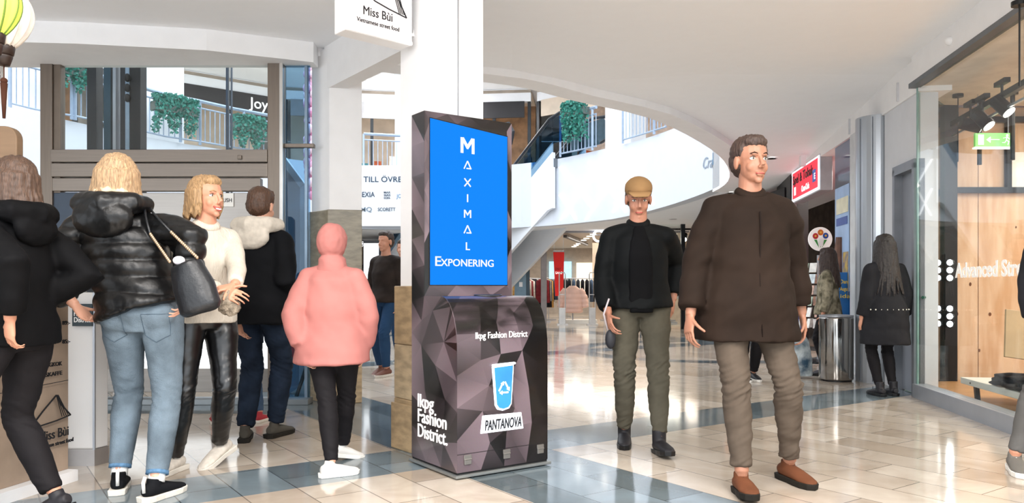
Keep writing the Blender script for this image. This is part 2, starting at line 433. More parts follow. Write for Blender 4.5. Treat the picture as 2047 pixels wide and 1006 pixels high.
S(MB().prism([(-1.72, 7.1), (-.72, 5.75), (-.60, 5.85), (-1.60, 7.2)], 2.86, 3.26).build('trim_bulkhead', white))
# ---------------------------------------------------------------- the blue screen kiosk with the cup-return bin
K0 = Vector((-.30, 4.23, 0)); KA = math.atan2(.5724, .82); KW = .622
kiosk = root('advertising_kiosk', K0, 'tall advertising kiosk with blue screen and faceted dark bin in the middle of the floor', 'kiosk', KA)
# local frame: x along the front, y to the back, z up
def facet_mat():
    m = bpy.data.materials.new('facet_print'); m.use_nodes = True; nt = m.node_tree
    at = nt.nodes.new('ShaderNodeAttribute'); at.attribute_name = 'Col'
    n = nt.nodes.new('ShaderNodeTexNoise'); n.inputs['Scale'].default_value = 90
    mx = nt.nodes.new('ShaderNodeMix'); mx.data_type = 'RGBA'; mx.blend_type = 'MULTIPLY'; mx.inputs[0].default_value = .15
    nt.links.new(at.outputs['Color'], mx.inputs[6]); nt.links.new(n.outputs['Color'], mx.inputs[7])
    b = nt.nodes['Principled BSDF']; nt.links.new(mx.outputs[2], b.inputs['Base Color']); b.inputs['Roughness'].default_value = .28
    b.inputs['Coat Weight'].default_value = .35
    return m
FM = facet_mat()
DK, LT = lin('#080607'), lin('#7a6970')
def facets(name, outline, fmap, seed, parent, sp=.17, cuts=(), thick=None, hole=None):
    """flat faceted print over a 2-D outline, bent into place by fmap(s, t) -> local xyz"""
    rg = random.Random(seed); n = len(outline)
    pts = []; ed = []
    def chain(P):
        base = len(pts); L_ = []
        for i, p in enumerate(P):
            q = P[(i+1) % len(P)]; d = math.dist(p, q); k = max(1, round(d/sp/1.1))
            for j in range(k): L_.append(Vector((p[0]+(q[0]-p[0])*j/k, p[1]+(q[1]-p[1])*j/k)))
        pts.extend(L_); ed.extend([(base+i, base+(i+1) % len(L_)) for i in range(len(L_))])
    chain(outline)
    if hole: chain(hole)
    x0, x1 = min(p[0] for p in outline), max(p[0] for p in outline); y0, y1 = min(p[1] for p in outline), max(p[1] for p in outline)
    tries = 0; inner = []
    while tries < 900:
        tries += 1; p = Vector((rg.uniform(x0, x1), rg.uniform(y0, y1)))
        if not inside(p, outline) or (hole and inside(p, hole)): continue
        if any((p-q).length < sp*.78 for q in pts): continue
        pts.append(p)
    V, E, F, *_ = delaunay_2d_cdt(pts, ed, [], 1, 1e-5)
    b = bmesh.new(); lay = b.faces.layers.int.new('tri')
    vs_ = [b.verts.new((p.x, p.y, 0)) for p in V]; hs = [rg.uniform(0, 1) for _ in V]; T = []
    for f in F:
        c = sum((V[i] for i in f), Vector((0, 0)))/3
        if hole and inside(c, hole): continue
        fc = b.faces.new([vs_[i] for i in f]); fc[lay] = len(T)
        P3 = [Vector((V[i].x, V[i].y, hs[i]*sp*.75)) for i in f]; nn = (P3[1]-P3[0]).cross(P3[2]-P3[0]).normalized()
        if nn.z < 0: nn = -nn
        sh = max(0, nn.dot(Vector((-.55, .45, .5)).normalized()))
        cols = [min(1, max(0, (sh-.38)*1.75*(.55+.7*hs[i])+.30*hs[i]+rg.uniform(-.1, .22))) for i in f]
        T.append(([V[i].copy() for i in f], cols))
    for y in cuts:
        g = list(b.verts)+list(b.edges)+list(b.faces)
        bmesh.ops.bisect_plane(b, geom=g, plane_co=(0, y, 0), plane_no=(0, 1, 0))
    bmesh.ops.triangulate(b, faces=b.faces)
    me = bpy.data.meshes.new(name); 
    cl = b.loops.layers.float_color.new('Col')
    for f in b.faces:
        (p0, p1, p2), cs = T[f[lay]]
        den = (p1.y-p2.y)*(p0.x-p2.x)+(p2.x-p1.x)*(p0.y-p2.y)
        for l in f.loops:
            x, y = l.vert.co.x, l.vert.co.y
            a = ((p1.y-p2.y)*(x-p2.x)+(p2.x-p1.x)*(y-p2.y))/den; c = ((p2.y-p0.y)*(x-p2.x)+(p0.x-p2.x)*(y-p2.y))/den
            k = min(1, max(0, a*cs[0]+c*cs[1]+(1-a-c)*cs[2]))**1.35
            l[cl] = (*[DK[q]+(LT[q]-DK[q])*k for q in range(3)], 1)
    for v in b.verts: v.co = fmap(v.co.x, v.co.y)
    if thick:
        bmesh.ops.solidify(b, geom=b.faces[:], thickness=thick)
    b.to_mesh(me); b.free(); me.materials.append(FM)
    o = bpy.data.objects.new(name, me); COL.objects.link(o); o.parent = parent
    return o
# side profile of the bin: front edge, rounded hood, back to the screen tower
AR, BR, ZT, YS, YB = .17, .30, 1.0, .158, .53
ZS = ZT-BR; YF = YB-YS            # y of the screen tower front
arc = [(AR-AR*math.cos(t), ZS+BR*math.sin(t)) for t in [R(x) for x in range(0, 91, 9)]]
prof = [(0, .035)]+arc+[(YF, ZT), (YF, 2.085), (YB, 2.085), (YB, .035)]
# inner body so that the shell has volume
mb = MB(); n = len(prof)
P = [Vector((.004, max(y, .004) if y < .01 else min(y, YB-.004), min(z, ZT-.004 if y < YF-.001 else 2.08))) for y, z in prof]
mb._add(P+[p+Vector((KW-.008, 0, 0)) for p in P], [tuple(range(n)), tuple(range(n, 2*n))[::-1]]+[(i, (i+1) % n, n+(i+1) % n, n+i) for i in range(n)])
bin_ = mb.build('casing', M('kiosk_black', '#17130f', .4), kiosk, local=True)
facets('side_panel', prof, lambda s, t: Vector((0, s, t)), 11, kiosk, .165)
facets('side_panel', prof, lambda s, t: Vector((KW, s, t)), 12, kiosk, .165)
# arc-length strip: front face then hood
lens = [0.0]
for p, q in zip(arc, arc[1:]): lens.append(lens[-1]+math.dist(p, q))
T0 = ZS-.035; T1 = T0+lens[-1]; T2 = T1+(YF-AR)
def hood(s, t):
    if t <= T0: return Vector((s, -.0005, .035+t))
    if t <= T1:
        u_ = t-T0
        for i in range(len(lens)-1):
            if u_ <= lens[i+1]+1e-7:
                k = (u_-lens[i])/(lens[i+1]-lens[i]); p, q = arc[i], arc[i+1]
                return Vector((s, p[0]+(q[0]-p[0])*k, p[1]+(q[1]-p[1])*k))
    return Vector((s, AR+(t-T1), ZT))
SL = (.335, T1+.035)     # drop opening in the hood
hole = [(SL[0]+.085*math.cos(a), SL[1]+.052*math.sin(a)) for a in [2*math.pi*i/8 for i in range(8)]]
fp = facets('front_panel', [(0, 0), (KW, 0), (KW, T2), (0, T2)], hood, 27, kiosk, .158, [T0+x for x in lens]+[T1])
for p in fp.data.polygons: p.use_smooth = True
# black disc painting the shade inside the opening, with a dark rim
mb = MB()
ring = [hood(SL[0]+.088*math.cos(2*math.pi*k/28), SL[1]+.055*math.sin(2*math.pi*k/28))+Vector((0, -.002, .003)) for k in range(28)]
mb.tube(ring+[ring[0]], .006, 8, caps=False)
mb.build('opening_rim', M('rim_grey', '#3a3c40', .3, .5), kiosk, True, local=True)
mb = MB(); mb.slab([hood(SL[0]+.085*math.cos(2*math.pi*k/28), SL[1]+.053*math.sin(2*math.pi*k/28))+Vector((0, -.001, .001)) for k in range(28)], .002)
mb.build('drop_opening', M('hole_black', '#050505', .8), kiosk, local=True)
# screen tower: faceted bezel round the screen
X0, X1, Z0, Z1 = .036, .585, 1.066, 2.03
facets('bezel', [(0, ZT), (KW, ZT), (KW, 2.085), (0, 2.085)], lambda s, t: Vector((s, YF-.001, t)), 5, kiosk, .15, hole=[(X0, Z0), (X1, Z0), (X1, Z1), (X0, Z1)])
facets('top_panel', [(0, YF), (KW, YF), (KW, YB), (0, YB)], lambda s, t: Vector((s, t, 2.086)), 8, kiosk, .12)
# display whose picture runs a little out of square, as on the photograph
zl, zr = 2.045, 1.995
mb = MB(); mb.slab([(X0-.004, YF-.002, Z0-.004), (X1+.004, YF-.002, Z0-.004), (X1+.004, YF-.002, zr+.006), (X0-.004, YF-.002, zl+.006)], .002)
mb.build('screen_frame', M('screen_black', '#0b0c10', .25), kiosk, local=True)
mb = MB(); mb.slab([(X0, YF-.0045, Z0), (X1, YF-.0045, Z0), (X1, YF-.0045, zr), (X0, YF-.0045, zl)], .002)
blue = M('screen_blue', '#128bff', .5, var=0, emit=1, spec=.05, lit=True)
screen = mb.build('screen', blue, kiosk, local=True)
def loc_text(body, x, y, z, size, mat, par=kiosk, xd=(1, 0, 0), up=(0, 0, 1), **k):
    t = text(body, (x, y, z), xd, up, size, mat, parent=None, **k)
    t.parent = par; return t
wl = M('screen_white', '#ffffff', .5, var=0, emit=1.1, spec=.05, lit=True)
yt = YF-.008
def bars(name, segs, w_, x, z, parent):
    mb = MB()
    for (x0, z0), (x1, z1) in segs: mb.bar((x+x0, yt, z+z0), (x+x1, yt, z+z1), w_, .003, up=(0, 1, 0))
    mb.build(name, wl, parent, local=True)
def glyph_m(x, z, w_, h, t, parent):
    k = w_/2-t/2
    bars('lettering', [((-k, 0), (-k, h)), ((k, 0), (k, h)), ((-k+t*.2, h-t*.2), (t*.2, h*.33)), ((k-t*.2, h-t*.2), (-t*.2, h*.33))], t, x, z, parent)
glyph_m(.292, 1.862, .098, .094, .019, screen)
def tri_A(zc, parent):
    mb = MB(); w_, h_ = .05, .048
    mb.bar((.292-w_/2, yt, zc), (.292, yt, zc+h_), .007, .003, up=(0, 1, 0)); mb.bar((.292, yt, zc+h_), (.292+w_/2, yt, zc), .007, .003, up=(0, 1, 0)); mb.bar((.292-w_/2*.3, yt, zc+.003), (.292+w_/2, yt, zc+.003), .007, .003, up=(0, 1, 0))
    mb.build('lettering', wl, parent, local=True)
for ch, z in (('A', 1.768), ('X', 1.662), ('I', 1.568), ('M', 1.472), ('A', 1.378), ('L', 1.277)):
    if ch == 'A': tri_A(z, screen)
    elif ch == 'M': glyph_m(.292, z, .05, .048, .0075, screen)
    elif ch == 'X': bars('lettering', [((-.022, 0), (.022, .048)), ((.022, 0), (-.022, .048))], .0075, .292, z, screen)
    else: loc_text(ch, .292, yt, z, .068, wl, screen, bold=0.0004, align='CENTER')
loc_text('E', .062, yt, 1.178, .082, wl, screen, bold=.0003, fit=.04)
loc_text('XPONERING', .106, yt, 1.178, .062, wl, screen, bold=.0003, fit=.375)
# base plate and latches
MB().box((KW/2, YB/2-.003, .016), (KW+.03, YB+.03, .016)).build('base_plate', M('base_metal', '#8d908f', .35, .6), kiosk, bevel=.003, local=True)
MB().box((KW/2, YB/2, .004), (KW-.03, YB-.03, .008)).build('foot', blk, kiosk, local=True)
MB().box((KW/2, YB/2, .03), (KW-.006, YB-.006, .014)).build('plinth', blk, kiosk, local=True)
for x in (.065, .325, .565):
    mb = MB(); mb.box((x, -.005, .118), (.048, .008, .022)); mb.box((x, -.006, .09), (.044, .009, .026)); mb.cyl((x-.024, -.008, .105), (x+.024, -.008, .105), .005, seg=10)
    mb.build('latch', M('latch_metal', '#8f8b86', .3, .7), kiosk, bevel=.0015, local=True)
MB().box((KW/2, -.0012, .135), (KW, .002, .0025)).build('seam', M('seam_dark', '#120e0e', .6), kiosk, local=True)
# printed words and the cup sign
pw = M('print_white', '#f3f0ee', .5, var=0, emit=.15)
loc_text('lkpg Fashion District', .115, -.003, .785-.02, .052, pw, bold=.0002, fit=.355)
for i, s_ in enumerate(('lkpg', 'Fashion', 'District.')):
    loc_text(s_, -.002, .455, .345-i*.088, .112, pw, xd=(0, -1, 0), bold=.0009, fit=(.19, .335, .345)[i])
cup = MB().slab([(.226, -.004, .605), (.378, -.004, .615), (.362, -.004, .385), (.345, -.004, .36), (.30, -.004, .35), (.262, -.004, .36), (.246, -.004, .385)], .006)
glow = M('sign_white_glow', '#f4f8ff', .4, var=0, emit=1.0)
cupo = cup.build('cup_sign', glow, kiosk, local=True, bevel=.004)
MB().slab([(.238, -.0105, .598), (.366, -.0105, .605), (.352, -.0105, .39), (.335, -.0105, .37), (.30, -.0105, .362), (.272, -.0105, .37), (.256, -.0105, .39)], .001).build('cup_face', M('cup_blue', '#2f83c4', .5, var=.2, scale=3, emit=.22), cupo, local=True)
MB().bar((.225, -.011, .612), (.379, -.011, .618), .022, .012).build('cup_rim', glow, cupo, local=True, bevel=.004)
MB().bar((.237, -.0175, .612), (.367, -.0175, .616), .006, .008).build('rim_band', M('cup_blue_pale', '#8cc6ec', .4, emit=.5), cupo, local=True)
mb = MB(); c = Vector((.303, -.0125, .478)); r = .047
V3 = [c+Vector((r*math.sin(a), 0, r*math.cos(a))) for a in (0, R(120), R(240))]
for i in range(3):
    p, q = V3[i], V3[(i+1) % 3]; d = (q-p); mb.bar(p+d*.14, p+d*.66, .009, .002, up=(0, 1, 0))
    t = p+d*.66; dn = d.normalized(); nn = dn.cross(Vector((0, 1, 0)))
    mb.slab([t+nn*.012, t-nn*.012, t+dn*.02], .002)
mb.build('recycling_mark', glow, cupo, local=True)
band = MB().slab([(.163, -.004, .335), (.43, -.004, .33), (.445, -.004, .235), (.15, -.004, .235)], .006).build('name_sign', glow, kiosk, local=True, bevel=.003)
loc_text('PANTANOVA', .172, -.012, .252, .082, M('ink', '#14161c', .6, var=0), band, bold=.0013, fit=.25, shear=.15)
# ---------------------------------------------------------------- upper storey seen through the opening
railm = M('rail_blue_grey', '#9fb0c6', .4, .3); upw = M('upper_white', '#f4f6fa', .6, var=.01)
leafm = M('ivy_green', '#2a7a6c', .55, var=.45, scale=14)
def railing(pts, label, group='balustrades of the upper gallery', z=4.3):
    L_ = sum(math.dist(a, b_) for a, b_ in zip(pts, pts[1:])); c = pts[0]
    t = root('balustrade', (c[0], c[1], z), label, 'railing', group=group)
    def at_(d):
        for a, b_ in zip(pts, pts[1:]):
            s_ = math.dist(a, b_)
            if d <= s_+1e-6: return Vector((a[0]+(b_[0]-a[0])*d/s_, a[1]+(b_[1]-a[1])*d/s_, z))
            d -= s_
        return Vector((*pts[-1], z))
    N_ = 14
    for zz_, nm, r in ((1.0, 'handrail', .04), (.84, 'upper_rail', .02), (.08, 'lower_rail', .02)):
        MB().tube([at_(L_*k/N_)+Vector((0, 0, zz_)) for k in range(N_+1)], r, 8).build(nm, railm, t)
    k = 0
    while k*.13 < L_:
        p = at_(k*.13)
        if k % 9 == 0: MB().bar(p, p+Vector((0, 0, 1.0)), .05).build('post', railm, t)
        else: MB().bar(p+Vector((0, 0, .08)), p+Vector((0, 0, .84)), .018).build('baluster', railm, t)
        k += 1
    return t
def ivy(c, w_, drop, label, seed, dirv=(1, 0)):
    rg = random.Random(seed); c = Vector(c); d = Vector((*dirv, 0)).normalized(); nn = Vector((d.y, -d.x, 0))
    if nn.y > 0: nn = -nn
    t = root('ivy_plant', c, label, 'plant', group='ivy boxes hung on the gallery railings')
    mb = MB(); mb.bar(c-d*w_/2+nn*.1+Vector((0, 0, -.1)), c+d*w_/2+nn*.1+Vector((0, 0, -.1)), .2, .18); mb.build('planter_box', M('planter_grey', '#55605c', .6), t)
    mb = MB()
    for k in range(1500):
        s_ = rg.uniform(-1, 1)
        tail = rg.random()**1.6*drop*(.35+.65*abs(math.sin(s_*4+seed)))
        p = c+d*s_*w_/2+nn*(.12+rg.uniform(-.08, .14))+Vector((0, 0, .16-tail+rg.uniform(-.03, .08)*(1-abs(s_))))
        r = rg.uniform(.022, .048); a = rg.uniform(0, 6.28); e = Matrix.Rotation(a, 3, 'Y') @ Matrix.Rotation(rg.uniform(-.9, .9), 3, 'X')
        q = [Vector((-r, 0, 0)), Vector((0, -r*.2, -r*.6)), Vector((r, 0, 0)), Vector((0, r*.1, r))]
        mb.poly([p+e @ x for x in q])
    mb.build('foliage', leafm, t)
def rp(px, top_py, z=4.3):
    Y = (z-CAMH)*FPX/(HZ-top_py); return ((px-CX)*Y/FPX, Y)
ringp = [rp(20, 215), rp(60, 225), rp(100, 233), rp(150, 240), rp(205, 252), rp(270, 266), rp(330, 280), rp(400, 290), rp(470, 302), rp(540, 312), (-5.5, 19.7), rp(727, 340), rp(800, 343)]
railing(ringp[0:4], 'pale blue gallery railing at the far left, above the brown sign board')
railing(ringp[3:6], 'pale blue gallery railing behind the left ivy box and the dark lift posts')
railing(ringp[5:8], 'pale blue gallery railing left of the white column, under the trailing ivy')
railing(ringp[7:10], 'pale blue gallery railing under the dark shop sign above the lift')
railing(ringp[11:13], 'pale blue gallery railing between the two pillars')
rr_ = [rp(1120, 314), rp(1155, 307), rp(1192, 299)]
railing(rr_, 'pale gallery railing with ivy right of the escalator top')
rr2 = [rp(1245, 287), rp(1290, 274), rp(1332, 261)]
railing(rr2, 'pale gallery railing at the right end, under the ceiling edge')
def out(p, d=.5):
    v = Vector((p[0]+3, p[1]-14)).normalized(); return (p[0]+v.x*d, p[1]+v.y*d)
ivy((*rp(142, 238), 5.3), 0.85, .65, 'short ivy box on the railing behind the left lift post', 1, (.5, 1))
ivy((*rp(345, 282), 5.08), 1.0, .85, 'ivy box trailing in three tails in front of the white column above the lift', 2, (1, 1.2))
ivy((*rp(492, 304), 4.95), 0.8, .75, 'ivy box on the railing beside the right lift post', 3, (1, 1))
ivy((*rp(1157, 306), 5.35), .8, .95, 'ivy box on the railing right of the escalator', 4, (1, -1.4))
for k, (px, py, w_, lab) in enumerate(((128, 236, .75, 'white gallery column at the left behind the ivy'), (352, 284, .95, 'broad white gallery column with an ivy box in front'), (812, 343, .8, 'white gallery column just left of the kiosk pillar'), (1222, 293, .85, 'white gallery column between the two right railings'))):
    p = rp(px, py); q = out(p, .75 if k != 3 else .45)
    a = math.atan2(q[1]-14, q[0]+3)
    tag(MB().box((q[0], q[1], 5.86), (w_*.6, w_, 3.1), rz(a)).build('gallery_column', upw, bevel=.02), lab, 'column', 'white columns of the upper gallery')
# upper shop fronts behind the gallery
brown = M('shop_wood', '#9a7656', .6, var=.35, scale=3); cream = M('shop_cream', '#d8c8b6', .6, var=.1, scale=2)
dark = M('fascia_dark', '#1e1c20', .5); glowp = M('panel_glow', '#fff8ee', .5, emit=2.2)
warm = M('shop_warm_lit', '#d9bfa0', .6, var=.15, scale=2)
def upshop(p, q, label, header, sign=None, scol=None, seed=0, back=brown):
    """p, q plan ends of the front, left to right as seen from the opening"""
    rg = random.Random(seed); p, q = Vector((*p, 4.29)), Vector((*q, 4.29)); d = (q-p); L_ = d.length; d.normalize(); n = Vector((-d.y, d.x, 0))
    t = root('gallery_shop', p, label, 'shop', group='shop fronts of the upper gallery')
    def bx(s0, s1, o0, o1, z0, z1, nm, m, par=t):
        P = [p+d*s0+n*o0, p+d*s1+n*o0, p+d*s1+n*o1, p+d*s0+n*o1]
        return MB().prism([(x.x, x.y) for x in P], 4.29+z0, 4.29+z1).build(nm, m, par)
    bx(0, L_, 0, .25, 2.72, 3.12, 'header', upw); bx(.2, L_-.2, -.05, -.001, 2.2, 2.72, 'sign_band', header)
    bx(0, L_, 1.9, 2.1, 0, 3.1, 'back_wall', back)
    bx(0, L_, 0, 2, 3.0, 3.1, 'shop_ceiling', cream)
    for s_ in (0, L_*.33, L_*.66, L_-.1): bx(s_, s_+.1, -.02, .1, 0, 2.7, 'mullion', dsteel)
    for k in range(int(L_/.5)):
        s_ = .3+k*.5; h = rg.uniform(.5, 1.3)
        bx(s_, s_+rg.uniform(.2, .4), 1.1, 1.5, 0, h, 'display', rg.choice([M('goods_pale', '#d9d2cb', .7), M('goods_rust', '#a6583c', .7), M('goods_dark', '#33343c', .7), M('goods_teal', '#4b7f86', .7)]))
    for k in range(max(2, int(L_/1.2))):
        s_ = .6+k*1.2; c = p+d*s_+n*1+Vector((0, 0, 2.97)); MB().cyl(c, c+Vector((0, 0, .02)), .12).build('spotlight', lamp, t)
    if sign: text(sign, p+d*(L_*scol[1])-n*.07+Vector((0, 0, 2.29)), d, (0, 0, 1), .46, scol[0], parent=t, bold=.003)
    return t
orange = M('neon_orange', '#ff8a30', .5, emit=1.5)
upshop((-12.7, 18.9), (-11.0, 21.3), 'dark upper shop with an orange neon name at the far left', dark, 'Gina', (orange, .6), 1)
upshop((-10.8, 21.6), (-7.4, 24.4), 'upper shop with a black sign band with white letters behind the lift window', dark, 'Joy', (M('letters_white', '#ffffff', .5, emit=.8), .8), 2, cream)
upshop((-7.2, 24.5), (-3.2, 25.2), 'pale upper shop between the lift post and the left pillar', M('fascia_grey', '#8f8f92', .5), None, None, 3, cream)
upshop((-3.0, 25.2), (.6, 24.8), 'brown lit upper shop seen between the two pillars', dark, None, None, 4)
upshop((.8, 24.8), (4.6, 21.6), 'pale brick upper shop above the escalator', cream, None, None, 5, M('pale_brick', '#dcc9bb', .7, var=.12, scale=9))
upshop((4.8, 21.4), (6.2, 17.0), 'upper shop behind the railing at the right end', dark, None, None, 6, cream)
# flat ceiling light seen between the pillars, and small downlights
mb = MB(); c = A(762, 168, 24.1)
tag(MB().box((c.x, 24.1, 7.4), (.75, .9, .03)).build('ceiling_light', glowp), 'rounded square white ceiling light of the upper gallery between the two pillars', 'ceiling light')

# ---------------------------------------------------------------- words and marks on the parapet
navy = M('print_navy', '#1c3650', .6, var=0)
fb = sroot('wall_logo_board', (-3.2, 20.55, 2.7))
fbm = M('board_white', '#f4f7fb', .5, var=0)
MB().box((-3.2, 20.72, 3.5), (4.6, .06, 1.62)).build('board', fbm, fb)
def bt(s_, px, py, size, m=navy, fit=None, Y=20.66): return text(s_, A(px, py, Y), (1, 0, 0), (0, 0, 1), size, m, parent=fb, bold=.002, fit=fit, depth=.004)
bt('UPP TILL ÖVRE PLAN', 693, 364, .215, fit=2.05)
bt('LEXIA', 717, 394, .2, fit=.42); bt('JOHNELLS', 793, 396, .15, fit=.55, m=M('print_blue', '#5b7ea4', .6, var=0))
for i, s_ in enumerate(('MAR', 'SIAS', 'SON.')): bt(s_, 767, 387+i*5.6-.5, .07, fit=.18)
bt('MQ', 720, 423, .17, fit=.3, m=M('print_grey', '#6a7a88', .6, var=0)); bt('SCORETT', 755, 422, .13, fit=.47)
MB().box(A(808, 414, 20.66), (.18, .02, .26)).build('dark_square', navy, fb)
text('A', A(802.5, 421, 20.64), (1, 0, 0), (0, 0, 1), .22, fbm, parent=fb, depth=.003)
bt('joy', 610, 416, .26, fit=.4)
# glare lines on the right-hand parapet, imitated by glowing tubes with balls at the crossings
pk = M('line_white', '#ffffff', .5, emit=1.4)
lt = root('light_lattice', (1.6, 18.9, 3.0), 'lattice of thin white light lines on the parapet right of the escalator', 'light decoration')
def onfar(px, py):
    """point on the parapet face along the ray through a pixel"""
    d = Vector(((px-CX)/FPX, 1, (HZ-py)/FPX)); best = None
    P = far
    for a, b_ in zip(P, P[1:]):
        ax, ay, bx_, by = a[0], a[1], b_[0], b_[1]
        # (d.x*t, t) on segment
        den = d.x*(by-ay)-(bx_-ax)
        if abs(den) < 1e-9: continue
        s_ = (ax-d.x*ay)/den
        t = ay+s_*(by-ay)
        if -.001 <= s_ <= 1.001 and t > 14.2 and (best is None or t > best): best = t
    t = best or 18; t -= .03
    return Vector((d.x*t, t, CAMH+d.z*t))
for k, (x0, y0, x1, y1) in enumerate(((1118, 335, 1185, 420), (1175, 325, 1250, 425), (1225, 310, 1305, 410), (1200, 325, 1120, 440), (1262, 300, 1170, 440), (1300, 290, 1225, 425), (1118, 390, 1150, 440))):
    mb = MB(); pp = [onfar(x0+(x1-x0)*i/8, y0+(y1-y0)*i/8) for i in range(9)]; mb.tube(pp, .018, 6).build('light_line', pk, lt)
for px, py in ((1157, 383), (1209, 370), (1253, 360)): MB().ell(onfar(px, py), .06).build('lamp', lamp, lt)  # glowing balls imitate the star points of the glare
gp = onfar(1405, 335); 
text('Cra', onfar(1403, 338), (onfar(1420, 335)-onfar(1403, 338)), (0, 0, 1), .3, M('scribble_grey', '#8b98a8', .6), name='wall_script', shear=.3).update_tag()
for o in [bpy.data.objects['wall_script']]: S(o)
b0 = onfar(1424, 330)+Vector((0, -.02, 0)); dx = (onfar(1436, 330)-onfar(1424, 330)); dx.z = 0; dx.normalize()
S(MB().slab([b0, b0+dx*.07, b0+dx*.07+Vector((0, 0, .12)), b0+dx*.13+Vector((0, 0, .12)), b0+dx*.13, b0+dx*.2, b0+dx*.2+Vector((0, 0, .3)), b0+dx*.1+Vector((0, 0, .2)), b0+Vector((0, 0, .22))], .01).build('wall_mark', M('mark_blue', '#5c8fb8', .6)))

# ---------------------------------------------------------------- escalators
esm = M('escalator_white', '#e9edf3', .4, var=.01); egl = M('escalator_panel', '#8fb3cf', .2, .3, .15, 2); rub = M('handrail_rubber', '#23262b', .4)
bglass = glass('balustrade_glass', '#a9cbe2')
def escalator(U, L_, label):
    U, L_ = Vector(U), Vector(L_); d = L_-U; dh = Vector((d.x, d.y, 0)).normalized(); side = Vector((-dh.y, dh.x, 0))
    t = root('escalator', (L_.x, L_.y, 0), label, 'escalator', group='the two escalators to the upper floor')
    up = Vector((0, 0, 1))
    for sgn in (-1, 1):
        o = side*sgn*.55
        # lower white cladding
        a = U+o; b_ = L_+o
        mb = MB(); th = side*.1*sgn
        Q = [a+up*.15, a-up*1.25, a-up*1.3+dh*.2, b_+dh*-1.6+up*-.0, b_+dh*.6, b_+dh*.6+up*.3, b_+up*.3]
        Q = [q for q in Q]; for_z = [Vector((q.x, q.y, max(q.z, .0))) for q in Q]
        mb.slab(for_z, .1).build('side_cladding', esm, t)
        # inner steel panel and glass above it
        mb = MB(); mb.slab([a+up*.15, b_+up*.3, b_+up*.5, a+up*.4], .04).build('skirt_panel', egl, t)
        mb = MB()
        mb.slab([a+up*.35, b_+up*.45, b_+up*1.0, a+up*1.0], .012)
        mb.slab([b_+up*.45, b_+dh*.5+up*.45, b_+dh*.74+up*.7, b_+dh*.6+up*.96, b_+up*1.0], .012)
        mb.slab([a+up*.35, a+up*1.0, a-dh*.7+up*1.03, a-dh*.95+up*.75, a-dh*.7+up*.4], .012)
        mb.build('glass_balustrade', bglass, t)
        path = [b_+dh*.35+up*.5, b_+dh*.72+up*.55, b_+dh*.82+up*.75, b_+dh*.65+up*.98, b_+dh*.1+up*1.03, a+dh*.1+up*1.0, a-dh*.3+up*1.09, a-dh*.8+up*1.05, a-dh*1.0+up*.8, a-dh*.9+up*.5, a-dh*.6+up*.42]
        MB().tube(path, .04, 8).build('handrail', rub, t)
    n = 20
    mb = MB()
    for k in range(n):
        q = U+d*((k+.5)/n); mb.box((q.x, q.y, q.z+.0), (1.0, d.xy.length/n*1.05, .22), rz(math.atan2(dh.y, dh.x)-R(90)))
    mb.build('steps', M('step_metal', '#7e848b', .4, .6), t)
escalator((1.45, 19.8, 4.3), (-2.45, 25.1, 0), 'right escalator climbing behind the kiosk to the upper floor')
escalator((-1.0, 20.6, 4.3), (-4.9, 25.9, 0), 'left escalator whose handrail shows between the two pillars')
# ---------------------------------------------------------------- lift and glazed front at the left
LY = 7.0
def LX(px, Y=LY): return (px-CX)*Y/FPX
def LZ(py, Y=LY): return CAMH+(HZ-py)*Y/FPX
lift = root('passenger_lift', (LX(330), LY+.1, 0), 'brown brushed steel lift front with high windows behind the people at the left', 'lift')
def lb(x0, x1, z0, z1, y0, y1, nm, m, par=lift, bev=.004):
    return MB().box(((x0+x1)/2, (y0+y1)/2, (z0+z1)/2), (x1-x0, y1-y0, z1-z0)).build(nm, m, par, bevel=bev)
lb(LX(80), LX(104), 0, 3.1, LY, LY+.12, 'post', steel); lb(LX(104), LX(118), 1.9, 3.1, LY+.02, LY+.1, 'window_frame', M('frame_brown', '#75695e', .4, .6))
lb(LX(536), LX(566), 0, 3.1, LY-.02, LY+.1, 'post', steel)
lb(LX(560), LX(567), 0, 3.1, LY-.03, LY-.0, 'post_edge', M('edge_bright', '#c9c6c2', .3, .7))
lb(LX(104), LX(536), LZ(325), LZ(300), LY-.03, LY+.1, 'sill', steelh); lb(LX(104), LX(536), LZ(354), LZ(327), LY-.02, LY+.08, 'panel', steelh)
lb(LX(104), LX(520), LZ(382), LZ(356), LY, LY+.08, 'panel', steelh); lb(LX(104), LX(240), LZ(470), LZ(384), LY+.02, LY+.09, 'panel', M('panel_dark_blue', '#3b4450', .35, .5))
lb(LX(240), LX(536), LZ(575), LZ(385), LY+.02, LY+.09, 'panel', M('panel_pale', '#a09a94', .3, .7, .03, 3, stretch=(1, 1, 20)))
lb(LX(240), LX(536), LZ(660), LZ(576), LY+.02, LY+.09, 'panel', steelh)
lb(LX(190), LX(536), LZ(785), LZ(738), LY+.02, LY+.09, 'kick_panel', M('panel_low', '#8d8781', .4, .6, .06, 3, stretch=(1, 1, 20)))
lb(LX(190), LX(230), LZ(740), LZ(575), LY+.02, LY+.09, 'panel', M('panel_low2', '#77706a', .4, .6))
lb(LX(230), LX(536), LZ(738), LZ(660), LY+.04, LY+.06, 'lit_window', M('window_lit', '#f2f6fb', .3, emit=.8))
lb(LX(80), LX(620), 0, .05, LY-.08, LY+.1, 'threshold', M('threshold', '#8f9598', .4, .4))
lb(LX(104), LX(536), LZ(296), 3.1, LY+.045, LY+.055, 'window_pane', pane, bev=0)
for px, py, nm in ((478, 312, 'fixing'),): lb(LX(px), LX(px+8), LZ(py+8), LZ(py), LY-.05, LY-.03, nm, steel)
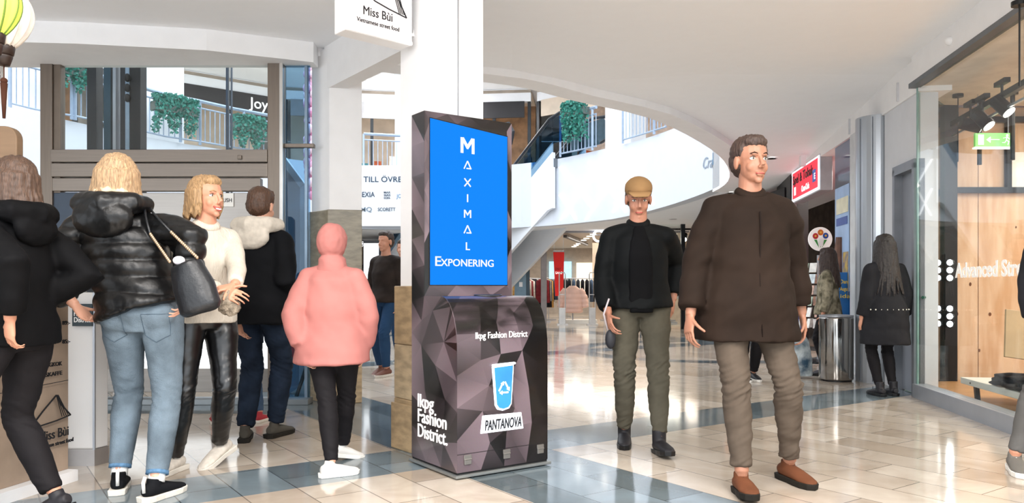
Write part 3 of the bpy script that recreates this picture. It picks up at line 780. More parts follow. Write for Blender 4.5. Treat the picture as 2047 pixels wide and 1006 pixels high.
# notice on the lift wall
pn = lb(LX(437), LX(466), LZ(413), LZ(386), LY+.008, LY+.014, 'notice', M('paper', '#f3f1ec', .7, var=0), par=None, bev=0)
tag(pn, 'small white paper notice on the lift wall beside the smiling woman', 'notice')
text('PUSH', (LX(440), LY+.005, LZ(404)), (1, 0, 0), (0, 0, 1), .05, M('ink', '#14161c', .6, var=0), parent=pn, fit=.1)
# guide posts of the shaft behind the glass
GY = 8.2
sh = root('lift_shaft', ((200-CX)*GY/FPX, GY, 0), 'dark upright guide posts of the lift shaft behind the left window', 'lift shaft')
for x0, x1, m in ((181, 199, dsteel), (214, 228, M('guide_teal', '#284654', .3, .5)), (232, 238, grey), (247, 257, dsteel), (257, 265, M('guide_blue', '#8fa2b3', .3, .4)), (266, 287, blk)):
    MB().box((((x0+x1)/2-CX)*GY/FPX, GY, 2.6), ((x1-x0)*GY/FPX, .14, 5.2)).build('guide_post', m, sh)
mb = MB()
for k in range(3): mb.ell(((263-CX)*GY/FPX, GY-.09, LZ(160+k*20, GY)), (.03, .03, .045))
mb.build('roller', blk, sh, True)
for x in (455, 463): 
    MB().box(((x-CX)*7.6/FPX, 7.6, 2.6), (.02 if x == 455 else .006, .04, 1.9)).build('cable', M('cable_blue', '#27405a', .4), sh)
# glazed slot right of the lift with a rail and the parts behind it
gs = root('glass_screen', (LX(595), LY+.1, 0), 'tall glass pane with a steel rail between lift and pillar', 'glass screen')
lb(LX(567), LX(617), .05, 3.1, LY+.05, LY+.06, 'glass_pane', bpane, gs, 0); lb(LX(566), LX(626), LZ(294), LZ(286), LY+.02, LY+.08, 'rail', steel, gs)
lb(LX(606), LX(612), 0, 3.1, LY+.04, LY+.09, 'edge_post', M('post_bluegrey', '#8397aa', .3, .5), gs)
# slanting blue-grey side panel behind the slot
sp_ = root('revolving_door_side', (-2.6, 7.9, 0), 'slanted blue-grey framed glass panel behind the glass slot', 'glass panel')
Y = 7.7
Q = [A(566, 318, Y), A(606, 372, Y), A(604, 770, Y), A(560, 800, Y)]
MB().slab(Q, .02).build('panel_glass', M('panel_bluegrey', '#7f93a8', .15, .3, .12, 2), sp_)
MB().bar(Q[0], Q[1], .09, .06).build('top_rail', M('rail_silver', '#aab8c6', .3, .5), sp_); MB().bar(Q[1], Q[2], .05, .05).build('side_post', M('rail_silver', '#aab8c6', .3, .5), sp_)
# poster stand: red poster low in the slot, black leg
pt = root('poster_stand', (-2.25, 7.55, 0), 'red poster stand with a black slanted leg beside the pillar foot', 'poster stand')
MB().slab([A(572, 562, 7.5), A(612, 562, 7.5), A(612, 705, 7.5), A(572, 722, 7.5)], .02).build('poster', M('poster_red', '#c8403c', .5, var=.05), pt)
MB().bar(A(592, 795, 7.3), A(617, 720, 7.5), .025).build('leg', blk, pt)
text('WEEKEND', A(607, 705, 7.47), (0, 0, 1), (-1, 0, 0), .07, M('print_white', '#f3f0ee', .5), parent=pt)
# pink balloon garland
rg = random.Random(3); pk1 = [M('balloon_rose', '#d889b3', .25, var=.03, coat=.4), M('balloon_pink', '#e7aac9', .25, var=.03, coat=.4), M('balloon_pale', '#f0cfe0', .25, var=.03, coat=.4)]
bal = None; k = 0
BY = 12.5
for y in range(135, 395, 11):
    for sx_ in (-1, 1):
        c = A(621+sx_*5+rg.uniform(-2, 2), y+rg.uniform(-3, 3), BY+rg.uniform(-.1, .1)); r = rg.uniform(.055, .075)
        mb = MB(); mb.ell((0, 0, 0), (r, r, r*1.12), None, 12, 8); mb.cyl((0, 0, -r*1.2), (0, 0, -r), r*.18, r*.05, 6)
        o = mb.build('balloon', rg.choice(pk1), None, True, local=True); o.location = c
        tag(o, 'pink balloon in the hanging garland between the glass slot and the pillar', 'balloon', 'pink balloons of the garland')
# brown sign board at the far left and the menu boards
kraft = M('kraft_board', '#a4907e', .75, var=.12, scale=5, bump=.1)
woodb = M('brown_board', '#8a6f55', .6, var=.12, scale=2, stretch=(1, 1, 8))
tb = root('wooden_sign', (-2.66, 4.3, 0), 'tall brown board with a rounded corner at the left edge of the picture', 'sign board')
TY = 4.35
def rounded(x0, x1, z0, z1, r, Y, th, corner='r'):
    pts = [Vector((x0, Y, z0)), Vector((x1, Y, z0))]
    for a in range(0, 91, 15): pts.append(Vector((x1-r+r*math.cos(R(a)), Y, z1-r+r*math.sin(R(a)))))
    pts.append(Vector((x0, Y, z1))); return pts
MB().slab(rounded(-3.3, A(47, 0, TY).x, .0, A(0, 256, TY).z, .07, TY, .05), .06).build('board', woodb, tb, bevel=.006)
# menu board standing edge-on to the photographer
mn = root('menu_board', (-2.47, 4.05, 0), 'kraft-brown menu board with black print standing at the left, in front of the white stand', 'menu board')
m0, m1 = Vector((-2.56, 3.50, 0)), Vector((-2.42, 4.23, 0)); md = (m1-m0).normalized(); mn_ = Vector((md.y, -md.x, 0))
W = (m1-m0).length
pts = [m0+Vector((0, 0, .06)), m1+Vector((0, 0, .06)), m1+Vector((0, 0, 1.27)), m1-md*.02+Vector((0, 0, 1.33)), m1-md*.07+Vector((0, 0, 1.36)), m0+Vector((0, 0, 1.36))]
MB().slab([p-mn_*.03 for p in pts], .03).build('panel', kraft, mn, bevel=.004)
MB().box((m0+m1)/2+Vector((0, 0, .03)), (.12, W, .06), rz(math.atan2(md.y, md.x)-R(90))).build('foot', white, mn)
ink = M('ink', '#14161c', .6, var=0)
def mt(s_, u_, z, size, fit=None, sh_=0): return text(s_, m0+md*u_+mn_*.034+Vector((0, 0, z)), md, (0, 0, 1), size, ink, parent=mn, fit=fit, shear=sh_, bold=.0006)
for i, (l, p) in enumerate((('NUDELSOPPA', '98:-'), ('VIETNAMESISK', '89:-'), ('HEMLAGAD KYCKLING', '95:-'), ('BÒ BÚN', '92:-'), ('LÅNGKOK', '89:-'), ('NEM RÁN', '85:-'))):
    z = 1.25-i*.1; mt(l, .30, z, .034, .26); mt(p, .66, z, .03, .055); mt('nudlar, koriander, lime', .30, z-.028, .02, .2)
mt('VIETNAMESISK LÅNGKOK', .30, .635, .03, .36); mt('VIETNAMESISK ISKAFFE', .30, .585, .03, .36)
MB().bar(m0+md*.05+mn_*.032+Vector((0, 0, .53)), m1-md*.04+mn_*.032+Vector((0, 0, .55)), .003).build('rule_line', ink, mn)
mb = MB(); h = [(.44, .33), (.53, .41), (.62, .48), (.66, .42), (.72, .36), (.62, .345), (.44, .33)]
for (a, z), (b_, z2) in zip(h, h[1:]): mb.bar(m0+md*a+mn_*.033+Vector((0, 0, z)), m0+md*b_+mn_*.033+Vector((0, 0, z2)), .006)
for k in range(4): mb.bar(m0+md*(.62+.004*k)+mn_*.033+Vector((0, 0, .48)), m0+md*(.66+.015*k)+mn_*.033+Vector((0, 0, .36)), .003)
mb.build('hat_drawing', ink, mn)
mt('Miss Bùi', .50, .255, .07, .2); mt('Vietnamese street food', .47, .215, .03, .27)
# white stand with a small dark sign
ws = root('display_stand', (-2.5, 4.6, 0), 'slim white stand with a small dark teal sign, left of the woman in jeans', 'stand')
sw = M('stand_white', '#e6e4e2', .4, var=.01)
mb = MB(); yb = 4.55
P = [(A(134, 0, yb).x, yb), (A(188, 0, yb).x, yb), (A(192, 0, yb).x+.02, yb+.1), (A(134, 0, yb).x-.02, yb+.25)]
mb.prism(P, .1, 1.02); mb.build('body', sw, ws, bevel=.01)
MB().prism([(p[0]*1.0, p[1]+.005) for p in P], 0, .1).build('foot', M('foot_grey', '#a09b98', .3, .6), ws)
MB().bar((A(190, 0, yb).x, yb-.01, .1), (A(190, 0, yb).x, yb-.01, 1.02), .012).build('edge_strip', grey, ws)
sg = MB().box((A(165, 0, 4.53).x, 4.535, A(0, 630, 4.53).z), (.115, .02, .13)).build('sign', M('sign_teal', '#1f3138', .5, var=0), ws)
for i, s_ in enumerate(('Lkpg', 'Fashion', 'District.')): text(s_, (A(147, 0, 4.52).x, 4.522, A(0, 630, 4.52).z+.03-i*.036), (1, 0, 0), (0, 0, 1), .042, M('print_white', '#f3f0ee', .5), parent=sg, fit=(.055, .09, .1)[i])
# lanterns
def lantern(c, r, h, body, label, ribs=12, dark_rib=None):
    c = Vector(c); t = root('silk_lantern', c, label, 'lantern', group='silk lanterns at the top left')
    mb = MB(); seg = 72; prof_ = [(math.sin(math.pi*(k/14*.86+.07))**.8, k/14) for k in range(15)]
    rings = []
    for w_, z in prof_:
        rings.append([mb.b.verts.new((r*w_*(.93+.07*abs(math.cos(ribs*math.pi*j/seg)))*math.cos(2*math.pi*j/seg), r*w_*(.93+.07*abs(math.cos(ribs*math.pi*j/seg)))*math.sin(2*math.pi*j/seg), h*(z-.5))) for j in range(seg)])
    for a, b_ in zip(rings, rings[1:]):
        for k in range(seg): mb.b.faces.new((a[k], a[(k+1) % seg], b_[(k+1) % seg], b_[k]))
    mb.b.faces.new(rings[0][::-1]); mb.b.faces.new(rings[-1])
    mb.build('silk_body', body, t, True, local=True)
    mb = MB()
    for j in range(ribs):
        a = 2*math.pi*(j+0)/ribs; mb.tube([(r*w_*1.004*math.cos(a), r*w_*1.004*math.sin(a), h*(z-.5)) for w_, z in prof_], .0035, 5)
    mb.build('rib', M('rib_'+(dark_rib or 'pale'), dark_rib or '#c9bfb4', .6), t, True, local=True)
    mb = MB(); mb.lathe([(r*.33, -.03), (r*.38, .0), (r*.34, .02)], (0, 0, -h*.5)); mb.lathe([(r*.2, -.075), (r*.3, -.04), (r*.3, -.03)], (0, 0, -h*.5)); mb.build('cap', M('cap_brown', '#2b1c16', .4), t, True, local=True)
    mb = MB(); mb.cyl((0, 0, -h*.5-.15), (0, 0, -h*.5-.07), .003, seg=6); mb.ell((0, 0, -h*.5-.14), .014); mb.cyl((0, 0, -h*.5-.3), (0, 0, -h*.5-.15), .006, .014, 10); mb.build('tassel', M('tassel_brown', '#4a2d22', .7), t, True, local=True)
    MB().cyl((0, 0, h*.45), (0, 0, 3.2-c.z), .0015, seg=5).build('hanging_cord', blk, t, local=True)
LYN = 3.3
lantern(A(8, 30, LYN), .11, .28, M('silk_cream', '#d9cfc6', .7, var=.12, scale=40, stretch=(1, 1, .2), emit=.25), 'cream ribbed silk lantern with a dark cap at the top left corner', 14)
lantern(A(-8, 5, LYN-.35), .085, .25, M('silk_green', '#c3e05c', .7, var=.08, emit=.35), 'yellow-green silk lantern cut by the top left corner', 10, '#5b7324')
# hanging box sign
sg = root('hanging_sign', (-.8, 4.9, 2.58), 'white square hanging box sign with a black drawing and words at the top centre', 'hanging sign')
B0 = Vector((-.985, 4.58, 2.575)); dv = Vector((.345, .31, 0)).normalized(); dn = Vector((dv.y, -dv.x, 0)); bw = .47
Q = [B0, B0+dv*bw, B0+dv*bw-dn*.13, B0-dn*.13]
MB().prism([(p.x, p.y) for p in Q], 2.575, 3.1).build('box', white, sg, bevel=.006)
mb = MB()
z0 = 2.575
for p, q in ((B0, B0+dv*bw),):
    for a, b_ in (((0, .012), (bw, .012)), ((.012, 0), (.012, .52)), ((bw-.012, 0), (bw-.012, .52))):
        mb.bar(B0+dv*a[0]+dn*.004+Vector((0, 0, a[1])), B0+dv*b_[0]+dn*.004+Vector((0, 0, b_[1])), .02, .02)
mb.build('frame', M('frame_white', '#ffffff', .4, emit=.25), sg, bevel=.003)
fc = MB().slab([B0+dn*.001+dv*.02+Vector((0, 0, .02)), B0+dn*.001+dv*(bw-.02)+Vector((0, 0, .02)), B0+dn*.001+dv*(bw-.02)+Vector((0, 0, .51)), B0+dn*.001+dv*.02+Vector((0, 0, .51))], .003).build('face', M('face_pale', '#f4ecea', .5, var=0, emit=.2), sg)
def sgt(s_, u_, z, size, fit): text(s_, B0+dn*.006+dv*u_+Vector((0, 0, z)), dv, (0, 0, 1), size, M('ink', '#14161c', .6), parent=fc, fit=fit)
sgt('Miss Bùi', .115, .118, .075, .205); sgt('Vietnamese street food', .075, .068, .038, .30)
mb = MB(); H = [(.13, .26), (.2, .215), (.3, .19), (.43, .165), (.36, .28), (.31, .33), (.28, .38), (.13, .26)]
def b3(a): return B0+dn*.007+dv*a[0]+Vector((0, 0, a[1]))
for a, b_ in zip(H, H[1:]): mb.bar(b3(a), b3(b_), .006)
for k in range(4): mb.bar(b3((.33+.012*k, .31)), b3((.375+.012*k, .18)), .004)
mb.build('hat_drawing', M('ink', '#14161c', .6), fc)
br = MB(); e = B0+dv*bw+Vector((0, 0, .09))-dn*.05
br.bar(e, e+dv*.085, .018); br.tube([e+dv*.05, e+dv*.06+Vector((0, 0, .05)), e+dv*.06+Vector((0, 0, .4))], .008, 8); br.box(e+dv*.09, (.012, .05, .09), rz(math.atan2(dv.y, dv.x)))
br.build('wall_bracket', white, sg)
# ---------------------------------------------------------------- jeans shop at the right
wood = M('pine_wall', '#d9b899', .5, var=.14, scale=1.6, stretch=(7, 7, 1), col2='#c49a74')
wood2 = M('pine_floor', '#b98a5c', .4, var=.12, scale=2, stretch=(1, 6, 1))
S(rwbox(1.5, 7.4, -.005, .005, .13, 2.96).build('window_1', pane))
wj = sroot('window_2', RW(7.4, .5)); 
a_, b2 = RW(7.4, .0), Vector((4.52, 8.12, 0)); 
MB().slab([a_+Vector((0, 0, .1)), b2+Vector((0, 0, .1)), b2+Vector((0, 0, 2.96)), a_+Vector((0, 0, 2.96))], .01).build('pane', gpane, wj)
for p in (a_, a_+(b2-a_)*.72): MB().bar(p+Vector((0, 0, .1)), p+Vector((0, 0, 2.96)), .012, .02).build('edge_strip', M('glass_edge', '#7fa39a', .2), wj)
S(MB().prism([(2.9, 1.5), (3.9, 7.45), (4.6, 8.3), (9, 8.3), (9, 1.5)], 0.0, .06).build('floor_shop', wood2))
S(MB().prism([(3.1, 1.5), (3.92, 7.4), (4.5, 8.15), (9, 8.4), (9, 1.5)], 2.97, 3.05).build('ceiling_shop', M('shop_ceiling', '#d8cfc2', .8)))
wa = Vector((4.50, 8.15, 0)); 
S(MB().box((4.60, 8.28, 1.5), (.2, .2, 3.0)).build('trim_black_post', blk))
S(MB().box((6.8, 8.45, 1.5), (4.3, .1, 3.0)).build('wall_pine', wood))
S(MB().box((9.0, 5, 1.5), (.1, 7, 3.0)).build('wall_shop_right', wood))
rg = random.Random(5); mb = MB()
for k in range(26): mb.ell((rg.uniform(4.8, 6.6), 8.397, rg.uniform(.2, 2.8)), (rg.uniform(.008, .016), .003, rg.uniform(.012, .022)), None, 8, 6)
for x in (5.05, 5.6, 6.15): mb.box((x, 8.398, 1.5), (.004, .004, 3))
S(mb.build('trim_pine_knots', M('knot_brown', '#6b3f22', .6)))
for z in (2.86, 2.1):
    S(MB().bar((4.6, 8.36, z), (6.8, 8.36, z), .06).build('trim_black_rail', blk))
for x in (5.35, 6.1): S(MB().bar((x, 8.36, 2.1), (x, 8.36, 2.86), .05).build('trim_black_bar', blk))
# track with three spotlights
tr = root('lighting_track', (4.7, 7.3, 2.2), 'black lighting track with spotlights behind the shop glass at the top right', 'track light')
p0, p1 = A(1905, 248, 7.9), A(2060, 160, 6.1)
MB().bar(p0, p1, .05, .05).build('rail', blk, tr)
MB().bar(p0+Vector((0, 0, -.12)), p1+Vector((0, 0, -.12)), .02, .02).build('lower_rail', M('rail_alu', '#b8bcc0', .3, .7), tr)
for k, (px, py, Y_) in enumerate(((1940, 250, 7.2), (1964, 240, 7.0), (2003, 212, 6.6))):
    c = A(px, py, Y_); ax = Vector((.35, -.55, -.75)) if k else Vector((.9, -.2, -.25)); ax.normalize()
    h = MB().tube([c-ax*.085, c+ax*.085], [.055, .06], 20).build('spotlight_head', blk, tr)
    MB().tube([c+ax*.086, c+ax*.09], [.052, .052], 20).build('lens', lamp, h)
    MB().bar(c+Vector((0, 0, .05)), c+Vector((0, 0, .2)), .015).build('stem', blk, tr)
    MB().box(c+Vector((0, 0, .2)), (.2, .05, .04), rz(R(80))).build('gear_box', blk, tr)
for px, py, Y_ in ((1958, 150, 7.9), (2024, 150, 7.6), (1915, 150, 7.7), (2038, 62, 5.2)):
    c = A(px, py, Y_); z1 = 2.97
    t = MB(); t.cyl((c.x, c.y, 2.3 if px != 2038 else 2.4), (c.x, c.y, z1), .006 if px in (1915, 2038) else .022, seg=8); t.cyl((c.x, c.y, z1-.03), (c.x, c.y, z1), .05, seg=14)
    t.build('hanger', blk, tr)
for k, z in enumerate((1.31, 1.25, 1.19, .72, .66, .60)):
    pass
sl = root('spot_bank', (4.52, 8.0, .5), 'two groups of three bright round spots on the black post of the jeans shop', 'spotlights')
MB().bar((4.56, 8.14, .5), (4.56, 8.14, 1.4), .05).build('mount', blk, sl)
for z in (1.31, 1.23, 1.15, .83, .75, .67):
    s_ = MB().tube([(4.56, 8.12, z), (4.555, 8.07, z)], [.03, .036], 14).build('spot_ring', dsteel, sl)
    MB().ell((4.555, 8.065, z), (.03, .012, .03)).build('bulb', M('bulb_hot', '#ffffff', .4, emit=25), s_)
# exit sign built solid in place of its reflection in the glass
ex = root('exit_sign', A(1985, 280, 7.7), 'green and white running-man exit sign hanging inside the jeans shop', 'exit sign')
c = A(1985, 280, 7.7); grn = M('exit_green', '#7cc06a', .5, var=.02, emit=.6)
MB().box(c, (.37, .03, .135)).build('plate', grn, ex, bevel=.004); MB().box(c+Vector((0, 0, -.08)), (.38, .05, .015)).build('light_strip', M('strip_white', '#fff8f0', .5, emit=1.5), ex)
wt = M('exit_white', '#ffffff', .5, emit=.9)
MB().box(c+Vector((-.13, -.017, 0)), (.055, .004, .1)).build('door_symbol', wt, ex)
mb = MB(); q = c+Vector((0, -.018, 0)); mb.bar(q+Vector((-.05, 0, 0)), q+Vector((.05, 0, 0)), .014, .004); mb.slab([q+Vector((-.075, 0, 0)), q+Vector((-.035, 0, .03)), q+Vector((-.035, 0, -.03))], .003); mb.build('arrow', wt, ex)
mb = MB(); q = c+Vector((.125, -.018, 0)); mb.ell(q+Vector((.005, 0, .042)), (.012, .003, .012))
for a, b_ in (((.0, .03), (-.005, -.005)), ((0, .025), (-.035, .015)), ((0, .025), (.03, .005)), ((-.005, -.005), (.02, -.02)), ((.02, -.02), (.01, -.05)), ((-.005, -.005), (-.02, -.03)), ((-.02, -.03), (-.045, -.03))):
    mb.bar(q+Vector((a[0], 0, a[1])), q+Vector((b_[0], 0, b_[1])), .012, .004)
mb.build('running_figure', wt, ex)
for dx in (-.15, .15): MB().cyl(c+Vector((dx, 0, .06)), Vector((c.x+dx, c.y, 2.97)), .003, seg=6).build('suspension', grey, ex)
tag(MB().box((5.62, 8.37, 2.3), (.5, .02, .42)).build('paper_sheet', M('sheet_white', '#e8e2d8', .7)), 'white sheet pinned to the pine wall behind the exit sign', 'sheet')
# words on the glass
gl = M('vinyl_white', '#f2eee8', .6, var=0, emit=.15)
def wt_(s_, Y0, z, size, fit, nm='window_lettering'):
    return text(s_, RW(Y0, -.012, z), -RT, (0, 0, 1), size, gl, name=nm, fit=fit, bold=.004)
o = wt_('Advanced Stretch', 6.52, 1.135, .17, 1.35); tag(o, 'white words starting Advanced Stre on the jeans shop glass', 'window lettering')
text('ÖVRE PLAN', Vector((6.5, 8.395, 1.92)), (-1, 0, 0), (0, 0, 1), .11, M('faded_print', '#b08a66', .6), name='trim_wall_words', fit=.75)['kind'] = 'structure'  # mirrored letters imitate the parapet words reflected in the shop glass
stk = root('glass_sticker', RW(7.35, .1, .3), 'white oval outline sticker low on the corner glass of the jeans shop', 'sticker')
dj = (b2-a_).normalized(); dnj = Vector((dj.y, -dj.x, 0)); c = a_+dj*.33+dnj*.012+Vector((0, 0, .34))
MB().tube([c+dj*.085*math.cos(t)+Vector((0, 0, .17*math.sin(t))) for t in [2*math.pi*i/28 for i in range(29)]], .004, 6, caps=False).build('ring', gl, stk)
text("LEVI'S", c-dj*.06+Vector((0, 0, .04)), dj, (0, 0, 1), .05, gl, parent=stk, fit=.12); text('TAILOR SHOP', c-dj*.06+Vector((0, 0, -.0)), dj, (0, 0, 1), .03, gl, parent=stk, fit=.12)
MB().bar(c-dj*.05+Vector((0, 0, -.06)), c+dj*.03+Vector((0, 0, -.1)), .012).build('mark', gl, stk)
dh_ = root('door_pull', a_+dj*.15+Vector((0, 0, 1)), 'black lock box and green push bar on the corner glass door', 'door hardware')
c = a_+dj*.42+dnj*.02; MB().box(c+Vector((0, 0, 1.11)), (.05, .03, .14)).build('lock_box', blk, dh_, bevel=.008)
MB().tube([a_+dj*.02+dnj*.04+Vector((0, 0, .955)), a_+dj*.4+dnj*.04+Vector((0, 0, .955))], .014, 10).build('push_bar', M('bar_green', '#2f6b52', .3, .4), dh_)
# low bench with jeans, riser boxes and the sale sign
bw_ = M('bench_white', '#e2ddd3', .5, var=.05); 
bench = root('display_bench', RW(6.4, .35), 'low white wooden bench with black legs in the jeans shop window', 'bench')
def bp(Y, o, z): return RW(Y, o, z)
MB().prism([(p.x, p.y) for p in (bp(7.0, .22, 0), bp(4.2, .22, 0), bp(4.2, .72, 0), bp(7.0, .72, 0))], .19, .245).build('top', bw_, bench, bevel=.004)
for Y_ in (6.8, 5.9, 5.0):
    for of in (.28, .64): MB().bar(bp(Y_, of, .06), bp(Y_+.03, of, .19), .035).build('leg', blk, bench)
for k in range(2): MB().cyl(bp(6.8-.9*k, .215, .215), bp(6.8-.9*k, .22, .215), .008, seg=8).build('bolt', dsteel, bench)
jb = M('denim_black', '#15161b', .8, var=.3, scale=30, bump=.3); 
je = None; places = [(6.35, .40, .247), (6.15, .40, .247), (5.95, .41, .247), (5.75, .42, .247), (5.5, .42, .247)]
for k, (Y_, of, z) in enumerate(places):
    mb = MB()
    for j in range(3):
        r = (.10+.004*j, .022)
        mb.tube([Vector((-.2+.02*j, .01*j, .022+.03*j)), Vector((-.05, .0, .03+.03*j)), Vector((.1, 0, .024+.03*j)), Vector((.19, 0, .02+.026*j))], [(.085, .016), (.1, .02), (.1, .018), (.09, .012)], 14, xax=(0, 1, 0))
    o = fused('folded_jeans', mb, .008, jb, None, 2); o.location = RW(Y_, of, z); o.rotation_euler = (0, 0, R(-2)+(.1 if k % 2 else -.05))
    tag(o, ('folded black jeans at the far end of the window bench', 'folded black jeans second from the far end of the bench', 'folded black jeans in the middle of the visible bench', 'folded black jeans fourth along the bench, near the frame edge', 'folded black jeans nearest along the bench')[k], 'jeans', 'folded jeans on the window bench')
tag(MB().box(RW(6.45, .95, .06)+Vector((.15, 0, .22)), (.6, .55, .44), rz(R(-8))).build('display_box', bw_, bevel=.005), 'pale wooden riser box behind the bench with jeans', 'display box')
r1 = RW(6.05, .95, 0)+Vector((.1, 0, 0)); 
tag(MB().box(r1+Vector((.2, -.1, .29)), (.45, .4, .58), rz(R(-8))).build('display_box', M('pine_box', '#d4b48a', .5), bevel=.005), 'taller pine box carrying the price sign in the shop window', 'display box')
ps = root('price_sign', r1+Vector((.1, -.1, .58)), 'wood-framed white price sign reading minus 30 in the shop window', 'price sign')
c = A(2036, 670, 6.1); sz = Vector((.18, 0, .0)); tilt = Matrix.Rotation(R(8), 3, 'Y') @ Matrix.Rotation(R(-10), 3, 'X')
def sp3(x, z, y=0): return c+tilt @ Vector((x, y, z))
MB().slab([sp3(-.115, -.19), sp3(.2, -.19), sp3(.2, .19), sp3(-.115, .19)], .02).build('frame', M('pine_frame', '#c7a77f', .5), ps, bevel=.003)
MB().slab([sp3(-.1, -.17, -.004), sp3(.185, -.17, -.004), sp3(.185, .17, -.004), sp3(-.1, .17, -.004)], .002).build('card', M('card_white', '#efeff0', .6, var=0), ps)
for s_, x, z, sz_, ft in (('-30%', -.09, -.03, .14, .27), ('BUY 2 PAIRS', -.085, .125, .03, .14), ('& GET', -.085, .09, .03, .07), ('SMALL TOPS', -.085, -.09, .03, .13), ('_________', -.085, -.13, .03, .2)):
    text(s_, sp3(x, z, -.009), tilt @ Vector((1, 0, 0)), tilt @ Vector((0, 0, 1)), sz_, M('ink', '#14161c', .6), parent=ps, fit=ft)
# ---------------------------------------------------------------- things along the wall
bn = root('litter_bin', Fl(1685, 765)+Vector((0, .18, 0)), 'polished steel cylinder litter bin beside the silver column', 'litter bin')
c = Fl(1685, 765)+Vector((0, .18, 0)); ps_ = M('polished_steel', '#9d9a96', .12, .95, .1, 1.5, stretch=(6, 6, .1))
MB().lathe([(.18, .02), (.183, .03), (.183, .70), (.178, .72)], c, 40).build('shell', ps_, bn, True); MB().lathe([(.165, 0), (.165, .02)], c, 30).build('base_ring', blk, bn); MB().lathe([(.183, .72), (.183, .74), (.12, .745), (.12, .73)], c, 40).build('lid', grey, bn)
# light box sign
sb = root('lightbox_sign', RW(12, -.1, 2.7), 'red and white shop light box sign hanging from the ceiling at the right', 'shop sign')
s0, s1 = Vector((4.40, 11.07, 0)), Vector((4.66, 12.9, 0)); sd = (s1-s0).normalized(); sn = Vector((-sd.y, sd.x, 0))
if sn.x > 0: sn = -sn
Q = [s0, s1, s1-sn*.17, s0-sn*.17]
MB().prism([(p.x, p.y) for p in Q], 2.44, 2.97).build('box', M('box_silver', '#b9bcc2', .35, .4), sb, bevel=.008)
def sq(u0, u1, z0, z1, o): return [s0+sd*u1+sn*o+Vector((0, 0, z0)), s0+sd*u0+sn*o+Vector((0, 0, z0)), s0+sd*u0+sn*o+Vector((0, 0, z1)), s0+sd*u1+sn*o+Vector((0, 0, z1))]
L_ = (s1-s0).length
MB().slab(sq(.02, L_-.02, 2.46, 2.95, .004), .004).build('lit_border', M('sign_lit_white', '#f6f3f8', .5, emit=.8), sb)
face = MB().slab(sq(.1, L_-.1, 2.5, 2.92, .009), .004).build('face', M('sign_red', '#e03347', .5, var=.02, emit=.6), sb)
def st(s_, u_, z, size, m, fit): text(s_, s0+sd*(L_-u_)+sn*.016+Vector((0, 0, z)), -sd, (0, 0, 1), size, m, parent=face, fit=fit, bold=.003)
st('Spel & Tobak', .14, 2.73, .2, M('letters_black', '#1b0d10', .5), 1.35)
st('Coca-Cola', .75, 2.55, .13, M('letters_white', '#ffffff', .5, emit=.8), .5)
MB().slab(sq(.2, .38, 2.6, 2.78, .014), .004).build('blue_square', M('sq_blue', '#3b66b0', .5, emit=.3), face); st('E', 1.55, 2.64, .12, M('letters_white', '#fff'), .08)
MB().slab(sq(1.5, 1.62, 2.55, 2.68, .014), .004).build('pale_square', M('letters_white', '#fff'), face)
for u_ in (.3, 1.5): q = s0+sd*u_-sn*.08; MB().cyl((q.x, q.y, 2.97), (q.x, q.y, 3.02), .05).build('ceiling_mount', dsteel, sb)
# poster window
pw_ = root('poster_window', RW(9.9, 0), 'glass panel with blue posters left of the silver column', 'shop window')
MB().prism([(p.x, p.y) for p in (RW(9.62, .0), RW(10.3, .0), RW(10.3, .02), RW(9.62, .02))], .6, 2.9).build('pane', bpane, pw_)
def pp(Y0, Y1, z0, z1, m, nm='poster', o=-.006, par=pw_):
    return MB().prism([(p.x, p.y) for p in (RW(Y0, o), RW(Y1, o), RW(Y1, o+.004), RW(Y0, o+.004))], z0, z1).build(nm, m, par)
pp(9.64, 10.28, 1.0, 2.35, M('poster_blue_pale', '#9fbbe0', .5, var=.1, scale=3)); pp(9.66, 10.2, 2.0, 2.2, M('poster_cream', '#e0dcc0', .5), o=-.012)
pp(9.7, 10.2, 1.85, 1.95, M('poster_navy', '#3a56a0', .5), o=-.012); pp(9.66, 9.9, .9, 1.5, M('poster_gold', '#c9a94a', .5, var=.3, scale=9, col2='#2c4d8f'), o=-.012)
o = MB(); o.tube([RW(10.0, -.02, 1.0), RW(10.02, -.02, 1.3), RW(10.0, -.02, 1.7)], [.1, .08, .05], 10); o.build('brown_bottle_picture', M('bottle_brown', '#6e4a38', .5, var=.3), pw_)
# newspaper and leaflet cabinet
nb = root('leaflet_cabinet', RW(10.0, -.3), 'blue leaflet cabinet standing left of the silver column', 'leaflet cabinet')
c = Vector((4.17, 9.85, 0))
MB().box(c+Vector((0, 0, .62)), (.27, .35, 1.24)).build('body', M('cabinet_blue', '#1f6eb5', .5, var=.2, scale=4), nb, bevel=.006)
mb = MB(); rg = random.Random(2)
for k in range(8): mb.box(c+Vector((-.14+.0*k, 0, .5+k*.09)), (.02, .3, .06))
mb.build('leaflet_pocket', M('leaflet_mix', '#c9d8cf', .6, var=.5, scale=12, col2='#2a4a6a'), nb)
for i, s_ in enumerate(('Danska', 'Augusten', 'idag')): text(s_, c+Vector((-.08, -.178, 1.1-i*.09)), (1, 0, 0), (0, 0, 1), .07, M('print_yellow', '#e8c94a', .6, emit=.1), parent=nb, fit=.17)
